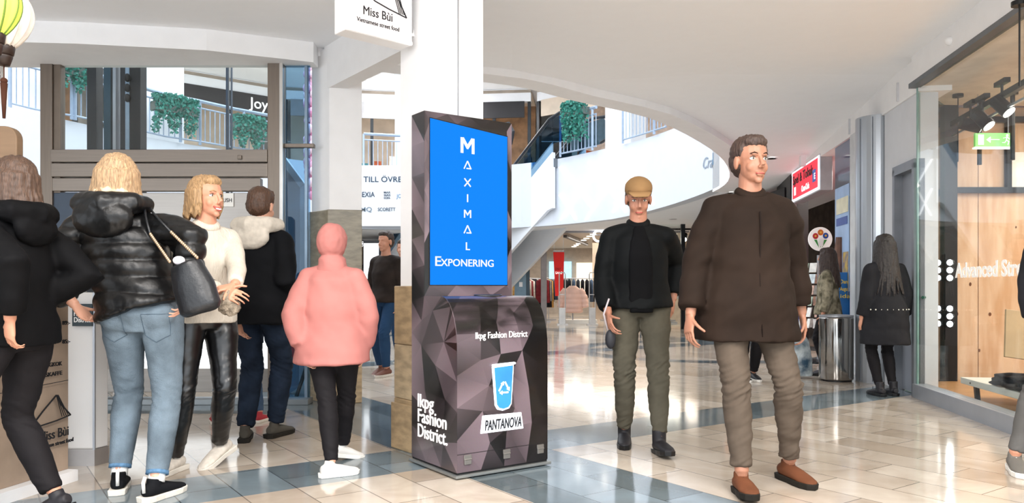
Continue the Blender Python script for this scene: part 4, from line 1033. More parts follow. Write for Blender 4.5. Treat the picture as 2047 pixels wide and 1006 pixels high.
# card spinner with the balloon disc
cs = root('card_spinner', A(1640, 560, 10.8), 'greeting card spinner topped by a white disc with painted balloons', 'card rack')
c = Vector(((1636-CX)*10.8/FPX, 10.8, 0)); 
MB().cyl(c, c+Vector((0, 0, 1.5)), .02).build('pole', grey, cs); MB().lathe([(.2, 0), (.2, .03), (.03, .05)], c).build('base', dsteel, cs)
rg = random.Random(4)
for row in range(6):
    for k in range(6):
        a = R(60*k+8*row); z = .55+row*.155; d = Vector((math.cos(a), math.sin(a), 0)); p = c+d*.14+Vector((0, 0, z))
        MB().box(p, (.012, .1, .13), rz(a) @ Matrix.Rotation(R(-12), 4, 'Y')).build('card', rg.choice([M('card_a', '#d9e4e8', .6, var=.2, scale=20), M('card_b', '#b9cbb9', .6, var=.3, scale=20), M('card_c', '#dcb9a8', .6, var=.3, scale=20), M('card_d', '#f2f0ea', .6, var=.1, scale=20)]), cs)
dz = A(1640, 478, 10.7); disc = MB().cyl(dz+Vector((0, .02, 0)), dz, .165, seg=40).build('disc', M('disc_white', '#f6f4f0', .5, emit=.15), cs)
for dx, dz_, colr in ((-.07, .04, '#c8383a'), (0, .09, '#d8762c'), (.07, .045, '#2f56a8')):
    MB().ell(dz+Vector((dx, -.006, dz_)), (.04, .004, .042)).build('painted_balloon', M('b'+colr, colr, .4), disc); MB().ell(dz+Vector((dx, -.011, dz_)), (.014, .003, .014)).build('painted_centre', M('b_yellow', '#f0c040', .4), disc)
    MB().slab([dz+Vector((dx-.02, -.004, -.01)), dz+Vector((dx*.3, -.004, -.12)), dz+Vector((dx+.02, -.004, -.01))], .003).build('ribbon', M('b_green', '#3f9a4a', .4), disc)
MB().slab([dz+Vector((-.03, -.012, -.1)), dz+Vector((.03, -.012, -.1)), dz+Vector((.045, -.012, 0)), dz+Vector((-.02, -.012, .01))], .003).build('painted_card', M('disc_card', '#fff', .4), disc)
# back of the tobacco shop
ts = sroot('wall_tobacco_shop', RW(12, 3)); 
bxm = M('kiosk_beige', '#b7a59c', .7)
S(MB().prism([(5.3, 9.3), (9.3, 9.3), (9.3, 9.4), (5.3, 9.4)], 0, 3).build('wall_shop_divider', bxm))
MB().prism([(p.x, p.y) for p in (RW(9.4, 2.3), RW(15, 2.3), RW(15, 2.4), RW(9.4, 2.4))], 0, 3).build('back_wall', bxm, ts)
MB().prism([(p.x, p.y) for p in (RW(9.4, 1.9), RW(15, 1.9), RW(15, 2.25), RW(9.4, 2.25))], 0, 1.0).build('counter', M('counter_dark', '#2a2220', .5), ts)
MB().prism([(p.x, p.y) for p in (RW(9.4, 1.85), RW(15, 1.85), RW(15, 2.25), RW(9.4, 2.25))], 1.35, 1.55).build('red_light_panel', M('red_glow', '#ff3a5e', .5, emit=1.4), ts)
for k in range(4): MB().prism([(p.x, p.y) for p in (RW(9.4, 2.1), RW(15, 2.1), RW(15, 2.3), RW(9.4, 2.3))], 1.6+k*.11, 1.67+k*.11).build('brown_shelf', M('shelf_brown', '#5b3325', .6), ts)
fr = root('shopfront_post', RW(13.2, 0), 'slim steel post left of the card spinner', 'post')
MB().bar(Vector((4.69, 12.95, 0)), Vector((4.69, 12.95, 2.5)), .09).build('profile', grey, fr)
# purple poster standing left of the card rack
pu = root('poster_board', Vector(((1591-CX)*11.4/FPX, 11.4, 0)), 'purple poster board with white words left of the card rack', 'poster board')
c = Vector(((1592-CX)*11.4/FPX, 11.4, .0)); MB().box(c+Vector((0, 0, .85)), (.2, .03, 1.0)).build('board', M('poster_purple', '#3a3f86', .5, var=.15), pu, bevel=.004)
MB().box(c+Vector((0, 0, .17)), (.22, .2, .34)).build('stand', blk, pu)
for i, s_ in enumerate(('SPELA', 'PÅ HÄST', 'HÄR')): text(s_, c+Vector((-.075, -.017, .85-i*.06)), (1, 0, 0), (0, 0, 1), .045, M('letters_white', '#fff'), parent=pu, fit=.12)
# ---------------------------------------------------------------- dark shop front and the clothing shops beyond
dk = M('front_black', '#201d1f', .4, .2); 
S(MB().prism([(4.67, 13.0), (4.85, 14.2), (5.15, 14.2), (4.97, 13.0)], 0, 2.95).build('wall_dark_a', dk))
fz = sroot('wall_dark_front', (4.7, 15, 0))
P0, P1 = Vector((4.72, 13.4, 0)), Vector((4.50, 18.2, 0))
def fl(u0, u1, o0, o1, z0, z1, nm, m, par):
    d = (P1-P0).normalized(); n = Vector((d.y, -d.x, 0)); Q = [P0+d*u0+n*o0, P0+d*u1+n*o0, P0+d*u1+n*o1, P0+d*u0+n*o1]
    return MB().prism([(p.x, p.y) for p in Q], z0, z1).build(nm, m, par)
fl(0, 4.8, 0, .1, 2.1, 2.78, 'fascia', dk, fz); fl(0, 4.8, 0, .1, 0, .35, 'base', dk, fz); fl(0, 4.8, 1.8, 1.9, 0, 2.8, 'back', M('dark_interior', '#3a302b', .7, var=.3), fz)
for u_ in (0, 1.6, 3.2, 4.7): fl(u_, u_+.1, -.01, .1, 0, 2.78, 'post', dk, fz)
fs = root('name_sign', (4.55, 15.9, 2.2), 'dark square sign with white letters on the black shop front', 'shop sign')
fl(2.2, 3.3, -.06, -.01, 2.12, 2.62, 'plate', M('plate_black', '#141314', .4), fs)
d_ = (P1-P0).normalized(); n_ = Vector((d_.y, -d_.x, 0)); text('Frida', P0+d_*3.15+n_*-.07+Vector((0, 0, 2.24)), -d_, (0, 0, 1), .36, M('letters_white', '#fff'), parent=fs, fit=.85)
# glazed clothing shop between the two men
S(MB().box((4.45, 26.0, 1.4), (3.5, .1, 2.8)).build('wall_far_shop', M('shop_beige', '#c9b6a2', .7)))
g0, g1 = A(1365, 660, 19.6), A(1400, 664, 18.6)
S(MB().box((3.87, 19.7, 1.35), (.9, .02, 2.6)).build('window_3', pane))
for px, Y_, nm in ((1365, 19.6, 1), (1400, 18.6, 2), (1428, 18.2, 3)):
    p = A(px, 600, Y_); S(MB().box((p.x, Y_, 1.35), (.1, .1, 2.7)).build('trim_%d' % nm, dsteel))
fsr = random.Random(9)
def garment_rack(c, L_, rot, label, n=10, cols=('#1c1c22', '#34353d', '#7d2f35', '#c9c3bb', '#46566b', '#b08a50'), h=1.35, grp='clothes rails in the far shop', frame=grey):
    t = root('clothes_rail', c, label, 'clothes rail', rot, grp)
    mb = MB()
    for x in (-L_/2, L_/2): mb.cyl((x, 0, 0), (x, 0, h), .015, seg=8); mb.bar((x, -.25, .02), (x, .25, .02), .03)
    mb.cyl((-L_/2, 0, h), (L_/2, 0, h), .015, seg=8); mb.build('rail', frame, t, local=True)
    for k in range(n):
        x = -L_/2+L_*(k+.5)/n; l = fsr.uniform(.6, .95); col = fsr.choice(cols)
        mb = MB(); mb.tube([(x, 0, h-.03), (x, 0, h-.1), (x, 0, h-.25), (x, 0, h-l)], [(.05, .02), (.2, .035), (.2, .035), (.22, .04)], 10, xax=(0, 1, 0)); mb.cyl((x, 0, h-.04), (x, 0, h+.02), .006, seg=6)
        g = mb.build('garment', M('cloth'+col, col, .85, var=.2, scale=12), t, True, local=True)
    return t
# big open-fronted clothing shop straight ahead
fsh = sroot('wall_clothing_shop', (2, 22, 0)); greyb = M('beam_grey', '#8e8d92', .4, .4)
MB().box((2.9, 22.0, 2.68), (4.2, .25, .16)).build('header', greyb, fsh); MB().box((A(1087, 0, 22).x, 22.0, 1.32), (.16, .2, 2.64)).build('post', M('post_taupe', '#7d7470', .4, .3), fsh)
MB().box((1.5, 31.5, 1.5), (16, .1, 3)).build('back_wall', M('far_wall', '#b6aca2', .7), fsh)
MB().box((1.7, 26.8, 2.66), (9, 9.2, .04)).build('shop_ceiling', M('far_ceiling', '#cfc6bb', .8, var=.02), fsh)
MB().box((-1.9, 27, 1.4), (.1, 9, 2.8)).build('side_wall', M('far_side', '#c8b8a4', .7), fsh)
for X_ in (1.0, 2.2, 3.4, 4.6):
    for Y_ in range(23, 31, 1): 
        if X_ in (2.2, 3.4) or Y_ % 2: MB().cyl((X_+.2, Y_, 2.625), (X_+.2, Y_, 2.635), .09, seg=14).build('downlight', lamp, fsh)
area('shop_ceiling_light', (2.0, 26, 2.55), (0, 0, 0), 6, 6, 260, (1, .95, .88))
area('shop_ceiling_light', (4.6, 22.3, 2.5), (0, 0, 0), 1.5, 3, 60, (1, .88, .74))
area('shop_ceiling_light', (6, 5.5, 2.9), (0, 0, 0), 2.5, 4, 190, (1, .93, .84))  # area lamp added to brighten the jeans shop
area('shop_ceiling_light', (5.6, 11.5, 2.8), (0, 0, 0), 1.2, 2.5, 60, (1, .93, .84))
MB().bar((1.55, 22.6, 2.55), (2.6, 27, 2.55), .1, .08).build('track', M('duct_grey', '#5b5654', .5), fsh)
MB().box((1.95, 31.3, 1.75), (.9, .05, .7)).build('blue_screen', M('scr_blue', '#9fd0e8', .4, emit=1.0), fsh); MB().box((3.4, 31.3, 1.4), (1.6, .05, 1.3)).build('lit_panel', M('panel_cream', '#f2e6d4', .5, emit=.9), fsh)
pl2 = root('pillar', A(1046, 560, 23), 'teal-grey shop pillar with small white marks right of the kiosk', 'pillar')
MB().box(((1040-CX)*23/FPX, 23, 1.3), (.34, .3, 2.6)).build('front', M('teal_grey', '#6c8594', .4, .2), pl2); MB().box(((1052-CX)*23/FPX, 23.02, 1.3), (.2, .32, 2.6)).build('dark_side', M('teal_dark', '#27404f', .4), pl2)
MB().box(((1041-CX)*23/FPX, 22.83, .98+.16), (.1, .02, .14)).build('white_label', M('card_white', '#efeff0', .6), pl2)
ban = root('sale_banner', A(1117, 590, 23), 'tall hanging red sale banner in the far shop', 'banner')
MB().slab([A(1106, 503, 23), A(1128, 503, 23), A(1126, 592, 23), A(1110, 592, 23)], .02).build('cloth', M('banner_red', '#d3201c', .6, var=.05, emit=.15), ban)
for s_, py, ft in (('ONLY', 540, .16), ('SALE', 548, .2), ('Sale', 588, .1)): text(s_, A(1110 if py < 580 else 1118, py, 22.97), (1, 0, 0), (0, 0, 1), .1, M('letters_white', '#fff') if py != 540 else M('banner_dark', '#7e1511', .6), parent=ban, fit=ft)
MB().cyl(A(1106, 503, 23), A(1128, 503, 23), .02).build('rod', grey, ban)
for px in (1108, 1126): MB().cyl(A(px, 503, 23), Vector((A(px, 503, 23).x, 23, 2.65)), .006, seg=6).build('cord', grey, ban)
# security gates
def gate(px, label, Y_=21.8):
    c = Vector(((px-CX)*Y_/FPX, Y_, 0)); t = root('security_gate', c, label, 'security gate', group='security gates at the far shop entrance')
    gm = M('gate_silver', '#c9c6c2', .35, .4)
    MB().box(c+Vector((0, 0, .24)), (.19, .08, .48)).build('base_box', gm, t, bevel=.01)
    MB().box(c+Vector((0, 0, .015)), (.3, .3, .03)).build('foot_plate', gm, t)
    q = lambda x, z: c+Vector((x, 0, z)); MB().tube([q(-.085, .45), q(-.085, 1.42), q(-.06, 1.47), q(.06, 1.47), q(.085, 1.42), q(.085, .45)], .016, 8).build('loop', gm, t)
    MB().bar(q(-.085, .85), q(.085, .85), .02).build('crossbar', gm, t)
gate(1124, 'left security gate below the red banner, beside the pink puffer jacket'); gate(1184, 'right security gate between the pink puffer jacket and the man in the dark jacket')
MB2 = root('display_plinth', Vector((1.9, 22.3, 0)), 'low pale plinth under the pink puffer jacket', 'plinth'); MB().box((1.9, 22.5, .06), (1.1, .5, .12)).build('slab', bw_, MB2); 
# pink puffer jacket on a stand
pj = root('puffer_jacket', Vector((1.78, 22.55, .9)), 'pale pink puffer jacket on a display stand in the far shop entrance', 'jacket')
c = A(1145, 600, 22.4); pm = M('puffer_pink', '#e8bfae', .5, var=.05)
mb = MB(); mb.tube([c+Vector((0, 0, z)) for z in (-.36, -.2, 0, .2, .32, .38)], [(.27, .14), (.29, .16), (.28, .15), (.26, .14), (.2, .12), (.1, .09)], 18, xax=(1, 0, 0))
for s_ in (-1, 1): mb.tube([c+Vector((s_*.2, 0, .3)), c+Vector((s_*.32, -.02, .08)), c+Vector((s_*.38, -.05, -.2))], [.1, .1, .08], 12)
fused('jacket_shell', mb, .025, pm, pj, 2, lambda p, n: .018*abs(math.sin(p.z*22)), local=False)
MB().tube([c+Vector((.09*math.cos(a), .07*math.sin(a), .38)) for a in [R(x) for x in range(0, 361, 30)]], .03, 8).build('collar', pm, pj, True)
tag(MB().cyl((c.x, c.y, .12), (c.x, c.y, .56), .02).build('jacket_stand', grey), 'thin metal stand holding up the pink puffer jacket', 'display stand')
for k, (x, y, rt, n, lb_) in enumerate(((1.05, 24.2, 80, 12, 'clothes rail of dark trousers left of the red banner'), (.55, 25.5, 60, 12, 'clothes rail with patterned tops beside the teal-grey pillar'), (2.4, 25.6, 10, 10, 'clothes rail straight behind the pink puffer jacket'), (3.6, 24.6, 20, 10, 'clothes rail behind the right security gate'), (1.35, 27.6, 30, 10, 'clothes rail deep in the far shop behind the red banner'), (4.75, 23.6, 80, 10, 'clothes rail behind the glass corner of the warm-lit shop'))):
    garment_rack((x, y, 0), 1.5, R(rt), lb_, n)
for k, (x, y, lb_) in enumerate(((3.9, 21.6, 'low table with folded clothes behind the left glass pane'), (4.35, 20.4, 'low table with folded clothes nearest the glass corner'))):
    t = root('display_table', (x, y, 0), lb_, 'table', group='tables of folded clothes'); MB().box((x, y, .78), (.8, .6, .05)).build('table_top', bw_, t)
    for sx_ in (-.36, .36):
        for sy_ in (-.26, .26): MB().bar((x+sx_, y+sy_, 0), (x+sx_, y+sy_, .76), .04).build('leg', blk, t)
    for j in range(8):
        o = MB().box((x-.3+.2*(j % 4), y-.14+.28*(j//4), .8+.05), (.17, .24, .1)).build('clothes_stack', fsr.choice([M('cloth#1c1c22', '#1c1c22'), M('cloth#c9c3bb', '#c9c3bb'), M('cloth#7d2f35', '#7d2f35')]), bevel=.01)
        tag(o, 'stack of folded clothes on the '+('far' if k == 0 else 'near')+' low table in the glazed shop', 'clothes', 'folded clothes on the '+('far' if k == 0 else 'near')+' low table')
sp2 = root('spotlight_rail', (4.3, 20.5, 2.3), 'rail of black spotlights inside the glazed shop', 'track light')
MB().bar((3.7, 20.6, 2.6), (4.9, 20.6, 2.6), .05).build('rail', blk, sp2)
for x in (3.9, 4.25, 4.6):
    h = MB().tube([(x, 20.6, 2.45), (x-.06, 20.45, 2.32)], [.07, .09], 14).build('spotlight_head', blk, sp2); MB().tube([(x-.061, 20.447, 2.319), (x-.064, 20.44, 2.313)], [.07, .07], 14).build('lens', lamp, h)
# lit sign C..
cl = root('lit_letters', A(1200, 472, 21.7), 'glowing white shop letters beside the head of the man in the dark jacket', 'shop sign')
MB().box(A(1206, 470, 21.75), (.5, .03, .02)).build('mount', grey, cl)
cc = A(1197, 472, 21.65); MB().tube([cc+Vector((.15*math.cos(R(a)), 0, .15*math.sin(R(a)))) for a in range(50, 311, 13)], .03, 10).build('letter', M('letter_glow', '#eaf2ff', .5, emit=3), cl)
MB().tube([cc+Vector((.2, 0, .1)), cc+Vector((.2, 0, -.06)), cc+Vector((.26, 0, -.14)), cc+Vector((.33, 0, -.06)), cc+Vector((.33, 0, .1))], .03, 10).build('letter', M('letter_glow', '#eaf2ff'), cl)
# left part behind the pillars: shop under the parapet, info screen
S(MB().box((-7.6, 28.5, 1.4), (11.4, .1, 2.8)).build('wall_far_left', M('far_left', '#c9b29a', .7)))
ls = root('shop_name_sign', A(740, 488, 26), 'white block letters over the shop between the pillars', 'shop sign'); 
MB().box(A(765, 470, 26.02), (2.4, .04, .3)).build('lit_band', M('band_peach', '#efd9bd', .5, emit=.8), ls); MB().box(A(765, 520, 26.3), (2.4, .06, 1.0)).build('dark_front', M('front_brown', '#6f5a4b', .6, var=.3, scale=3), ls)
text('JACK & JONES', A(690, 493, 25.98), (1, 0, 0), (0, 0, 1), .26, M('letters_white', '#fff'), parent=ls, fit=1.3)
isc = root('information_screen', Fl(745, 691), 'white information screen on a black post between the pillars', 'screen')
c = Fl(745, 691); Y_ = c.y
MB().box((c.x, Y_, A(0, 522, Y_).z), (.33, .06, .72)).build('casing', blk, isc, bevel=.008); MB().box((c.x-.02, Y_-.033, A(0, 522, Y_).z), (.27, .006, .64)).build('display', M('display_white', '#f3f7ff', .3, emit=1.0), isc)
MB().box((c.x, Y_, .66), (.06, .05, 1.3)).build('post', blk, isc); MB().box((c.x, Y_, .015), (.5, .35, .03)).build('foot', blk, isc)
# ceiling fittings
def downlight(px, py, lb_, r=.07):
    d = Vector(((px-CX)/FPX, 1, (HZ-py)/FPX)); Y_ = 8
    for _ in range(30): Y_ = (cz(Y_)-CAMH)/d.z
    t = root('ceiling_downlight', (d.x*Y_, Y_, cz(Y_)), lb_, 'downlight', group='recessed downlights in the mall ceiling')
    MB().lathe([(r+.02, -.012), (r+.02, 0), (r, 0), (r, -.012)], (d.x*Y_, Y_, cz(Y_))).build('trim_ring', white, t); MB().cyl((d.x*Y_, Y_, cz(Y_)-.006), (d.x*Y_, Y_, cz(Y_)-.002), r, seg=20).build('lens', lamp, t)
for px, py, lb_ in ((1543, 316, 'ceiling downlight left of the hanging red shop sign'), (1460, 385, 'ceiling downlight above the tall man in the brown coat'), (1422, 423, 'ceiling downlight over the glazed corner shop'), (1345, 438, 'smallest ceiling downlight near the parapet edge')): downlight(px, py, lb_)
def onceil(px, py):
    d = Vector(((px-CX)/FPX, 1, (HZ-py)/FPX)); Y_ = 8
    for _ in range(30): Y_ = (cz(Y_)-CAMH)/d.z
    return Vector((d.x*Y_, Y_, cz(Y_)))
c = RW(6.5, -.07, 3.12); tag(MB().ell(c, (.035, .04, .035)).build('smoke_detector', white, smooth=True), 'small round white detector on the bulkhead at the upper right', 'detector')
for k, (Y_, lb_) in enumerate(((7.9, 'short upright white strip on the bulkhead, the right one'), (9.6, 'short upright white strip on the bulkhead above the silver column'))):
    tag(rwbox(Y_, Y_+.02, -.02, .0, 2.95, 3.14).build('bulkhead_strip', M('strip_pale', '#cfcfd2', .6)), lb_, 'strip')
c = RW(11.5, -.15, 2.93); tag(MB().box(c, (.08, .08, .16)).build('motion_sensor', white, bevel=.01), 'small white sensor box under the ceiling above the red shop sign', 'sensor')
S(MB().box((-13, 16, 3.7), (.1, 34, 7.4)).build('wall_outer_left', M('outer_left', '#e6e4e0', .7)))
S(MB().box((9.4, 16, 3.7), (.1, 34, 7.4)).build('wall_outer_right', M('outer_left', '#e6e4e0', .7)))
S(MB().box((0, 33.8, 3.7), (26, .1, 7.4)).build('wall_outer_back', M('outer_left', '#e6e4e0', .7)))
# ---------------------------------------------------------------- people
def ik(a, c, l1, l2, pole):
    a, c = Vector(a), Vector(c); d = c-a; L_ = d.length
    if L_ > (l1+l2)*.999: l1 = l2 = L_/2*1.002
    x = (l1*l1-l2*l2+L_*L_)/(2*L_); hgt = math.sqrt(max(0, l1*l1-x*x)); dn = d.normalized()
    p = Vector(pole)-dn*Vector(pole).dot(dn); p.normalize()
    return a+dn*x+p*hgt
def foot_frame(f):
    """f = ankle-ground point, heading, pitch(heel up)"""
    return Matrix.Translation(f[0]) @ Matrix.Rotation(f[1], 4, 'Z') @ Matrix.Rotation(f[2], 4, 'X')
def finger_chain(mb, base, d, up, lens, rad, curl):
    p = Vector(base); pts = [p.copy()]; d = Vector(d).normalized(); up = Vector(up).normalized(); ax = d.cross(up).normalized(); rs = [rad]
    for i, l in enumerate(lens):
        d = Matrix.Rotation(-curl*(1.0 if i else .6), 3, ax) @ d
        p = p+d*l; pts.append(p.copy()); rs.append(rad*(1-.12*(i+1)))
    mb.tube(pts, rs, 8); mb.ell(pts[-1], rs[-1], None, 8, 6); mb.ell(pts[0], rad, None, 8, 6)
def hand(mb, wrist, d, back, sgn, s, curl=.45):
    """d finger direction, back = normal of the back of the hand, sgn = side of thumb along d x back"""
    w_ = Vector(wrist); d = Vector(d).normalized(); back = Vector(back); back = (back-d*back.dot(d)).normalized(); side = d.cross(back)*sgn
    mb.tube([w_, w_+d*.03*s, w_+d*.06*s, w_+d*.09*s], [(.024*s, .018*s), (.034*s, .017*s), (.041*s, .015*s), (.038*s, .012*s)], 14, xax=side)
    for k, (o, ls) in enumerate(((.03, (.042, .026, .02)), (.0105, (.047, .03, .022)), (-.0105, (.043, .028, .021)), (-.03, (.034, .021, .018)))):
        finger_chain(mb, w_+d*(.086-.003*abs(k-1))*s+side*o*s, d+side*o*.8, back, [l*s for l in ls], .0079*s, curl*(1+.12*k))
    t0 = w_+d*.028*s+side*.026*s
    finger_chain(mb, t0, d*.75+side*.75, back, [.038*s, .03*s, .024*s], .0105*s, curl*.55)
SK = lambda nm, c: M('skin_'+nm, c, .5, var=.05, scale=10)
def person(loc, face, label, h=1.7, feet=None, hands=None, neck=(0, 0), pelvis=(0, 0), drop=0, head=(0, 0, 0), skin='#c98f74', top=None, legs=None, shoe=None, hair=None, face_on=False, build=1.0, group=None, curl=.5, elbow=None, hip_up=0, smile=False, handdir=None, fine=False):
    loc = Vector((loc[0], loc[1], 0)); t = root('person', loc, label, 'person', R(face)); W = wm(t); Wi = W.inverted(); s = h/1.7
    W3 = Wi.to_3x3()
    sk = SK(skin, skin)
    P = Vector((pelvis[0], pelvis[1], .525*h-drop)); N = Vector((neck[0], neck[1], .822*h-drop*.9))
    F = {}
    for k, (q, yaw, pit) in feet.items():
        q = Wi @ Vector(q); F[k] = (q, R(yaw)-R(face), R(pit))
    ank = {k: foot_frame(f) @ Vector((0, 0, .085*s)) for k, f in F.items()}
    hip = {'L': P+Vector((-.058*h, 0, -.005*h)), 'R': P+Vector((.058*h, 0, -.005*h))}
    knee = {}
    for k in 'LR':
        toe = (foot_frame(F[k]) @ Vector((0, 1, 0)))-foot_frame(F[k]) @ Vector((0, 0, 0)); toe.z = 0
        knee[k] = ik(hip[k], ank[k], .245*h, .246*h, Vector((0, 1, .15))+toe*.4)
    S_ = {'L': N+Vector((-.096*h*build, -.005, -.03*h)), 'R': N+Vector((.096*h*build, -.005, -.03*h))}
    H = {}; E_ = {}
    for k in 'LR':
        sg = -1 if k == 'L' else 1
        H[k] = Wi @ Vector(hands[k]) if hands and k in hands and hands[k] is not None else S_[k]+Vector((sg*.05*h, .02*h, -.315*h))
        d = H[k]-S_[k]
        if d.length > .318*h: H[k] = S_[k]+d.normalized()*.318*h
        E_[k] = ik(S_[k], H[k], .172*h, .15*h, (elbow or {}).get(k, (sg*.45, -1, -.1)))
    Cn = P.lerp(N, .62); Wst = P.lerp(N, .3)
    hc = N+Vector((0, .018*s, .108*h))
    HM = Matrix.Translation(hc) @ Matrix.Rotation(R(head[0]), 4, 'Z') @ Matrix.Rotation(R(head[1]), 4, 'X') @ Matrix.Rotation(R(head[2]), 4, 'Y') @ Matrix.Diagonal((h*.138/.225,)*3+(1,))
    # --- body
    mb = MB()
    mb.tube([P+Vector((0, 0, -.035*h)), P, Wst, Cn, N+Vector((0, 0, -.03*h)), N+Vector((0, 0, .0)), N+Vector((0, .005, .03*h)), hc+Vector((0, -.01, -.03*h))],
            [(.05*h, .04*h), (.08*h, .05*h), (.066*h, .045*h), (.08*h, .054*h), (.07*h*build, .04*h), (.042*h, .034*h), (.033*h, .034*h), (.031*h, .034*h)], 20, xax=(1, 0, 0))
    for k in 'LR':
        mb.ell(S_[k], .025*h); mb.tube([S_[k], S_[k].lerp(E_[k], .4), E_[k], E_[k].lerp(H[k], .3), H[k]], [.024*h, .023*h, .018*h, .019*h, .0145*h], 12)
        mb.tube([hip[k], hip[k].lerp(knee[k], .35), knee[k], knee[k].lerp(ank[k], .3), ank[k]+Vector((0, 0, .02))], [.045*h, .04*h, .026*h, .027*h, .019*h], 14)
        fm_ = foot_frame(F[k]); mb.tube([fm_ @ Vector((0, y*s, z*s)) for y, z in ((-.05, .04), (0, .05), (.07, .04), (.15, .028))], [.016*s, .022*s, .024*s, .016*s], 10, caps=True)
        mb.tube([ank[k]+Vector((0, 0, .03)), fm_ @ Vector((0, -.01, .04*s))], [.018*h, .018*s], 10)
    def hl(c, r): mb.ell(HM @ Vector(c), [x*h*.138/.225 for x in r], HM.to_3x3().normalized().to_4x4(), 18, 12)
    hl((0, -.012, .03), (.074, .094, .082)); hl((0, .018, -.035), (.058, .066, .075)); hl((0, .035, -.078), (.042, .042, .03)); hl((0, .066, -.1), (.018, .016, .015))
    for sg in (-1, 1):
        hl((sg*.032, .052, -.038), (.022, .022, .026)); hl((sg*.073, -.008, -.012), (.01, .018, .032)); hl((sg*.009, .092, -.041), (.008, .008, .007))
    hl((0, .073, .02), (.042, .012, .01)); hl((0, .082, -.066), (.022, .008, .005)); hl((0, .08, -.077), (.019, .008, .006))
    mb.tube([HM @ Vector(p) for p in ((0, .08, .012), (0, .092, -.015), (0, .103, -.036))], [x*h*.138/.225 for x in (.008, .009, .012)], 10)
    for k in 'LR':
        sg = -1 if k == 'L' else 1; d = (H[k]-E_[k]).normalized(); bk = Vector((sg, .3, 0)); cu_ = curl
        ts = -1 if k == 'L' else 1
        if handdir and k in handdir: d2, bk, cu_ = handdir[k]; d = W3 @ Vector(d2); bk = W3 @ Vector(bk)
        # thumb forward: choose the side whose direction points forward
        sd = d.cross(bk-d*bk.dot(d)); ts = 1 if sd.y+sd.z*.3 > 0 else -1
        hand(mb, H[k], d, bk, ts, s*.98, cu_)
    fused('body', mb, .0044 if fine else .0058, sk, t, 3)
    # --- face details
    if face_on:
        hs = h*.138/.225; e3 = HM.to_3x3().normalized().to_4x4(); eyew = M('eye_white', '#f0ece8', .2, var=0); iris = M('iris', '#4a4438', .2); browm = M('brow_'+hair['col'], hair['col'], .8) if hair else blk
        for sg in (-1, 1):
            eb = MB(); eb.ell(HM @ Vector((sg*.03, .0625, .001)), [x*hs for x in (.0135, .011, .0085)], e3); e = eb.build('eye', eyew, t, True, local=True)
            MB().ell(HM @ Vector((sg*.031, .0725, .001)), [.0052*hs, .0022*hs, .0056*hs], e3).build('iris', iris, e, True, local=True)
            MB().tube([HM @ Vector((sg*x, y, z)) for x, y, z in ((.017, .072, .0065), (.03, .0745, .0105), (.044, .066, .005))], .0018*hs, 6).build('eyelid', M('lid', '#4b3228', .6), e, True, local=True)
            MB().tube([HM @ Vector((sg*x, y, z)) for x, y, z in ((.014, .083, .021), (.03, .081, .0265), (.047, .068, .021))], [.0022*hs, .0036*hs, .0018*hs], 6).build('eyebrow', browm, t, True, local=True)
        lipm = M('lips', '#b5564f', .4)
        if smile:
            MB().tube([HM @ Vector(p) for p in ((-.026, .073, -.058), (-.012, .086, -.065), (0, .0895, -.067), (.012, .086, -.065), (.026, .073, -.058))], .0036*hs, 8).build('lips', lipm, t, True, local=True)
            MB().tube([HM @ Vector(p) for p in ((-.026, .073, -.058), (-.012, .085, -.078), (0, .0885, -.081), (.012, .085, -.078), (.026, .073, -.058))], .004*hs, 8).build('lips', lipm, t, True, local=True)
            MB().ell(HM @ Vector((0, .0825, -.072)), [.02*hs, .008*hs, .008*hs], e3).build('teeth', M('teeth', '#fbf8f4', .3, var=0), t, True, local=True)
        else:
            MB().tube([HM @ Vector(p) for p in ((-.021, .078, -.07), (-.01, .0875, -.069), (0, .09, -.07), (.01, .0875, -.069), (.021, .078, -.07))], .0036*hs, 8).build('lips', lipm, t, True, local=True)
    # --- legs
    if legs:
        lm = legs['mat']; ad = legs.get('add', .008); an = legs.get('ankle', .6); mb = MB(); top_z = legs.get('waist', .60)*h
        fl = legs.get('flare', 1.0)
        Pw = P+Vector((0, 0, top_z-.525*h+drop if top_z > P.z else .03*h)); seat = legs.get('seat', 1)
        mb.tube([P+Vector((0, 0, -.045*h)), P+Vector((0, -.006*seat, 0)), P+Vector((0, 0, .04*h)), P.lerp(N, .22)], [(.07*h, .06*h), (.097*h+ad, .066*h+ad+.004*seat), (.09*h+ad, .06*h+ad), (.078*h+ad, .052*h+ad)], 20, xax=(1, 0, 0))
        for k in 'LR':
            sg = -1 if k == 'L' else 1
            if seat > 1: mb.ell(hip[k]+Vector((0, -.032*h, -.0*h)), (.052*h, .045*h, .05*h))
            a2 = knee[k].lerp(ank[k], legs.get('length', .93))
            mb.tube([hip[k], hip[k].lerp(knee[k], .25), hip[k].lerp(knee[k], .6), knee[k], knee[k].lerp(ank[k], .3)+Vector((0, -.006, 0)), knee[k].lerp(ank[k], .62), a2],
                    [.052*h+ad, .051*h+ad, .041*h+ad, .033*h+ad*fl, .034*h+ad*fl, .027*h+ad*fl*1.1, .0215*h+ad*fl], 18)
        def dl(p, n):
            zk = knee['L'].z; w_ = math.exp(-((p.z-zk)/.07)**2)+.5*math.exp(-((p.z-.12)/.06)**2)+.25
            return legs.get('fold', .004)*(w_*nz((p.x*16, p.y*16, p.z*55+p.x*30))*1.5+nz((p.x*9, p.y*9, p.z*16)))
        tr_ = fused('trousers', mb, .0085, lm, t, 4, dl)
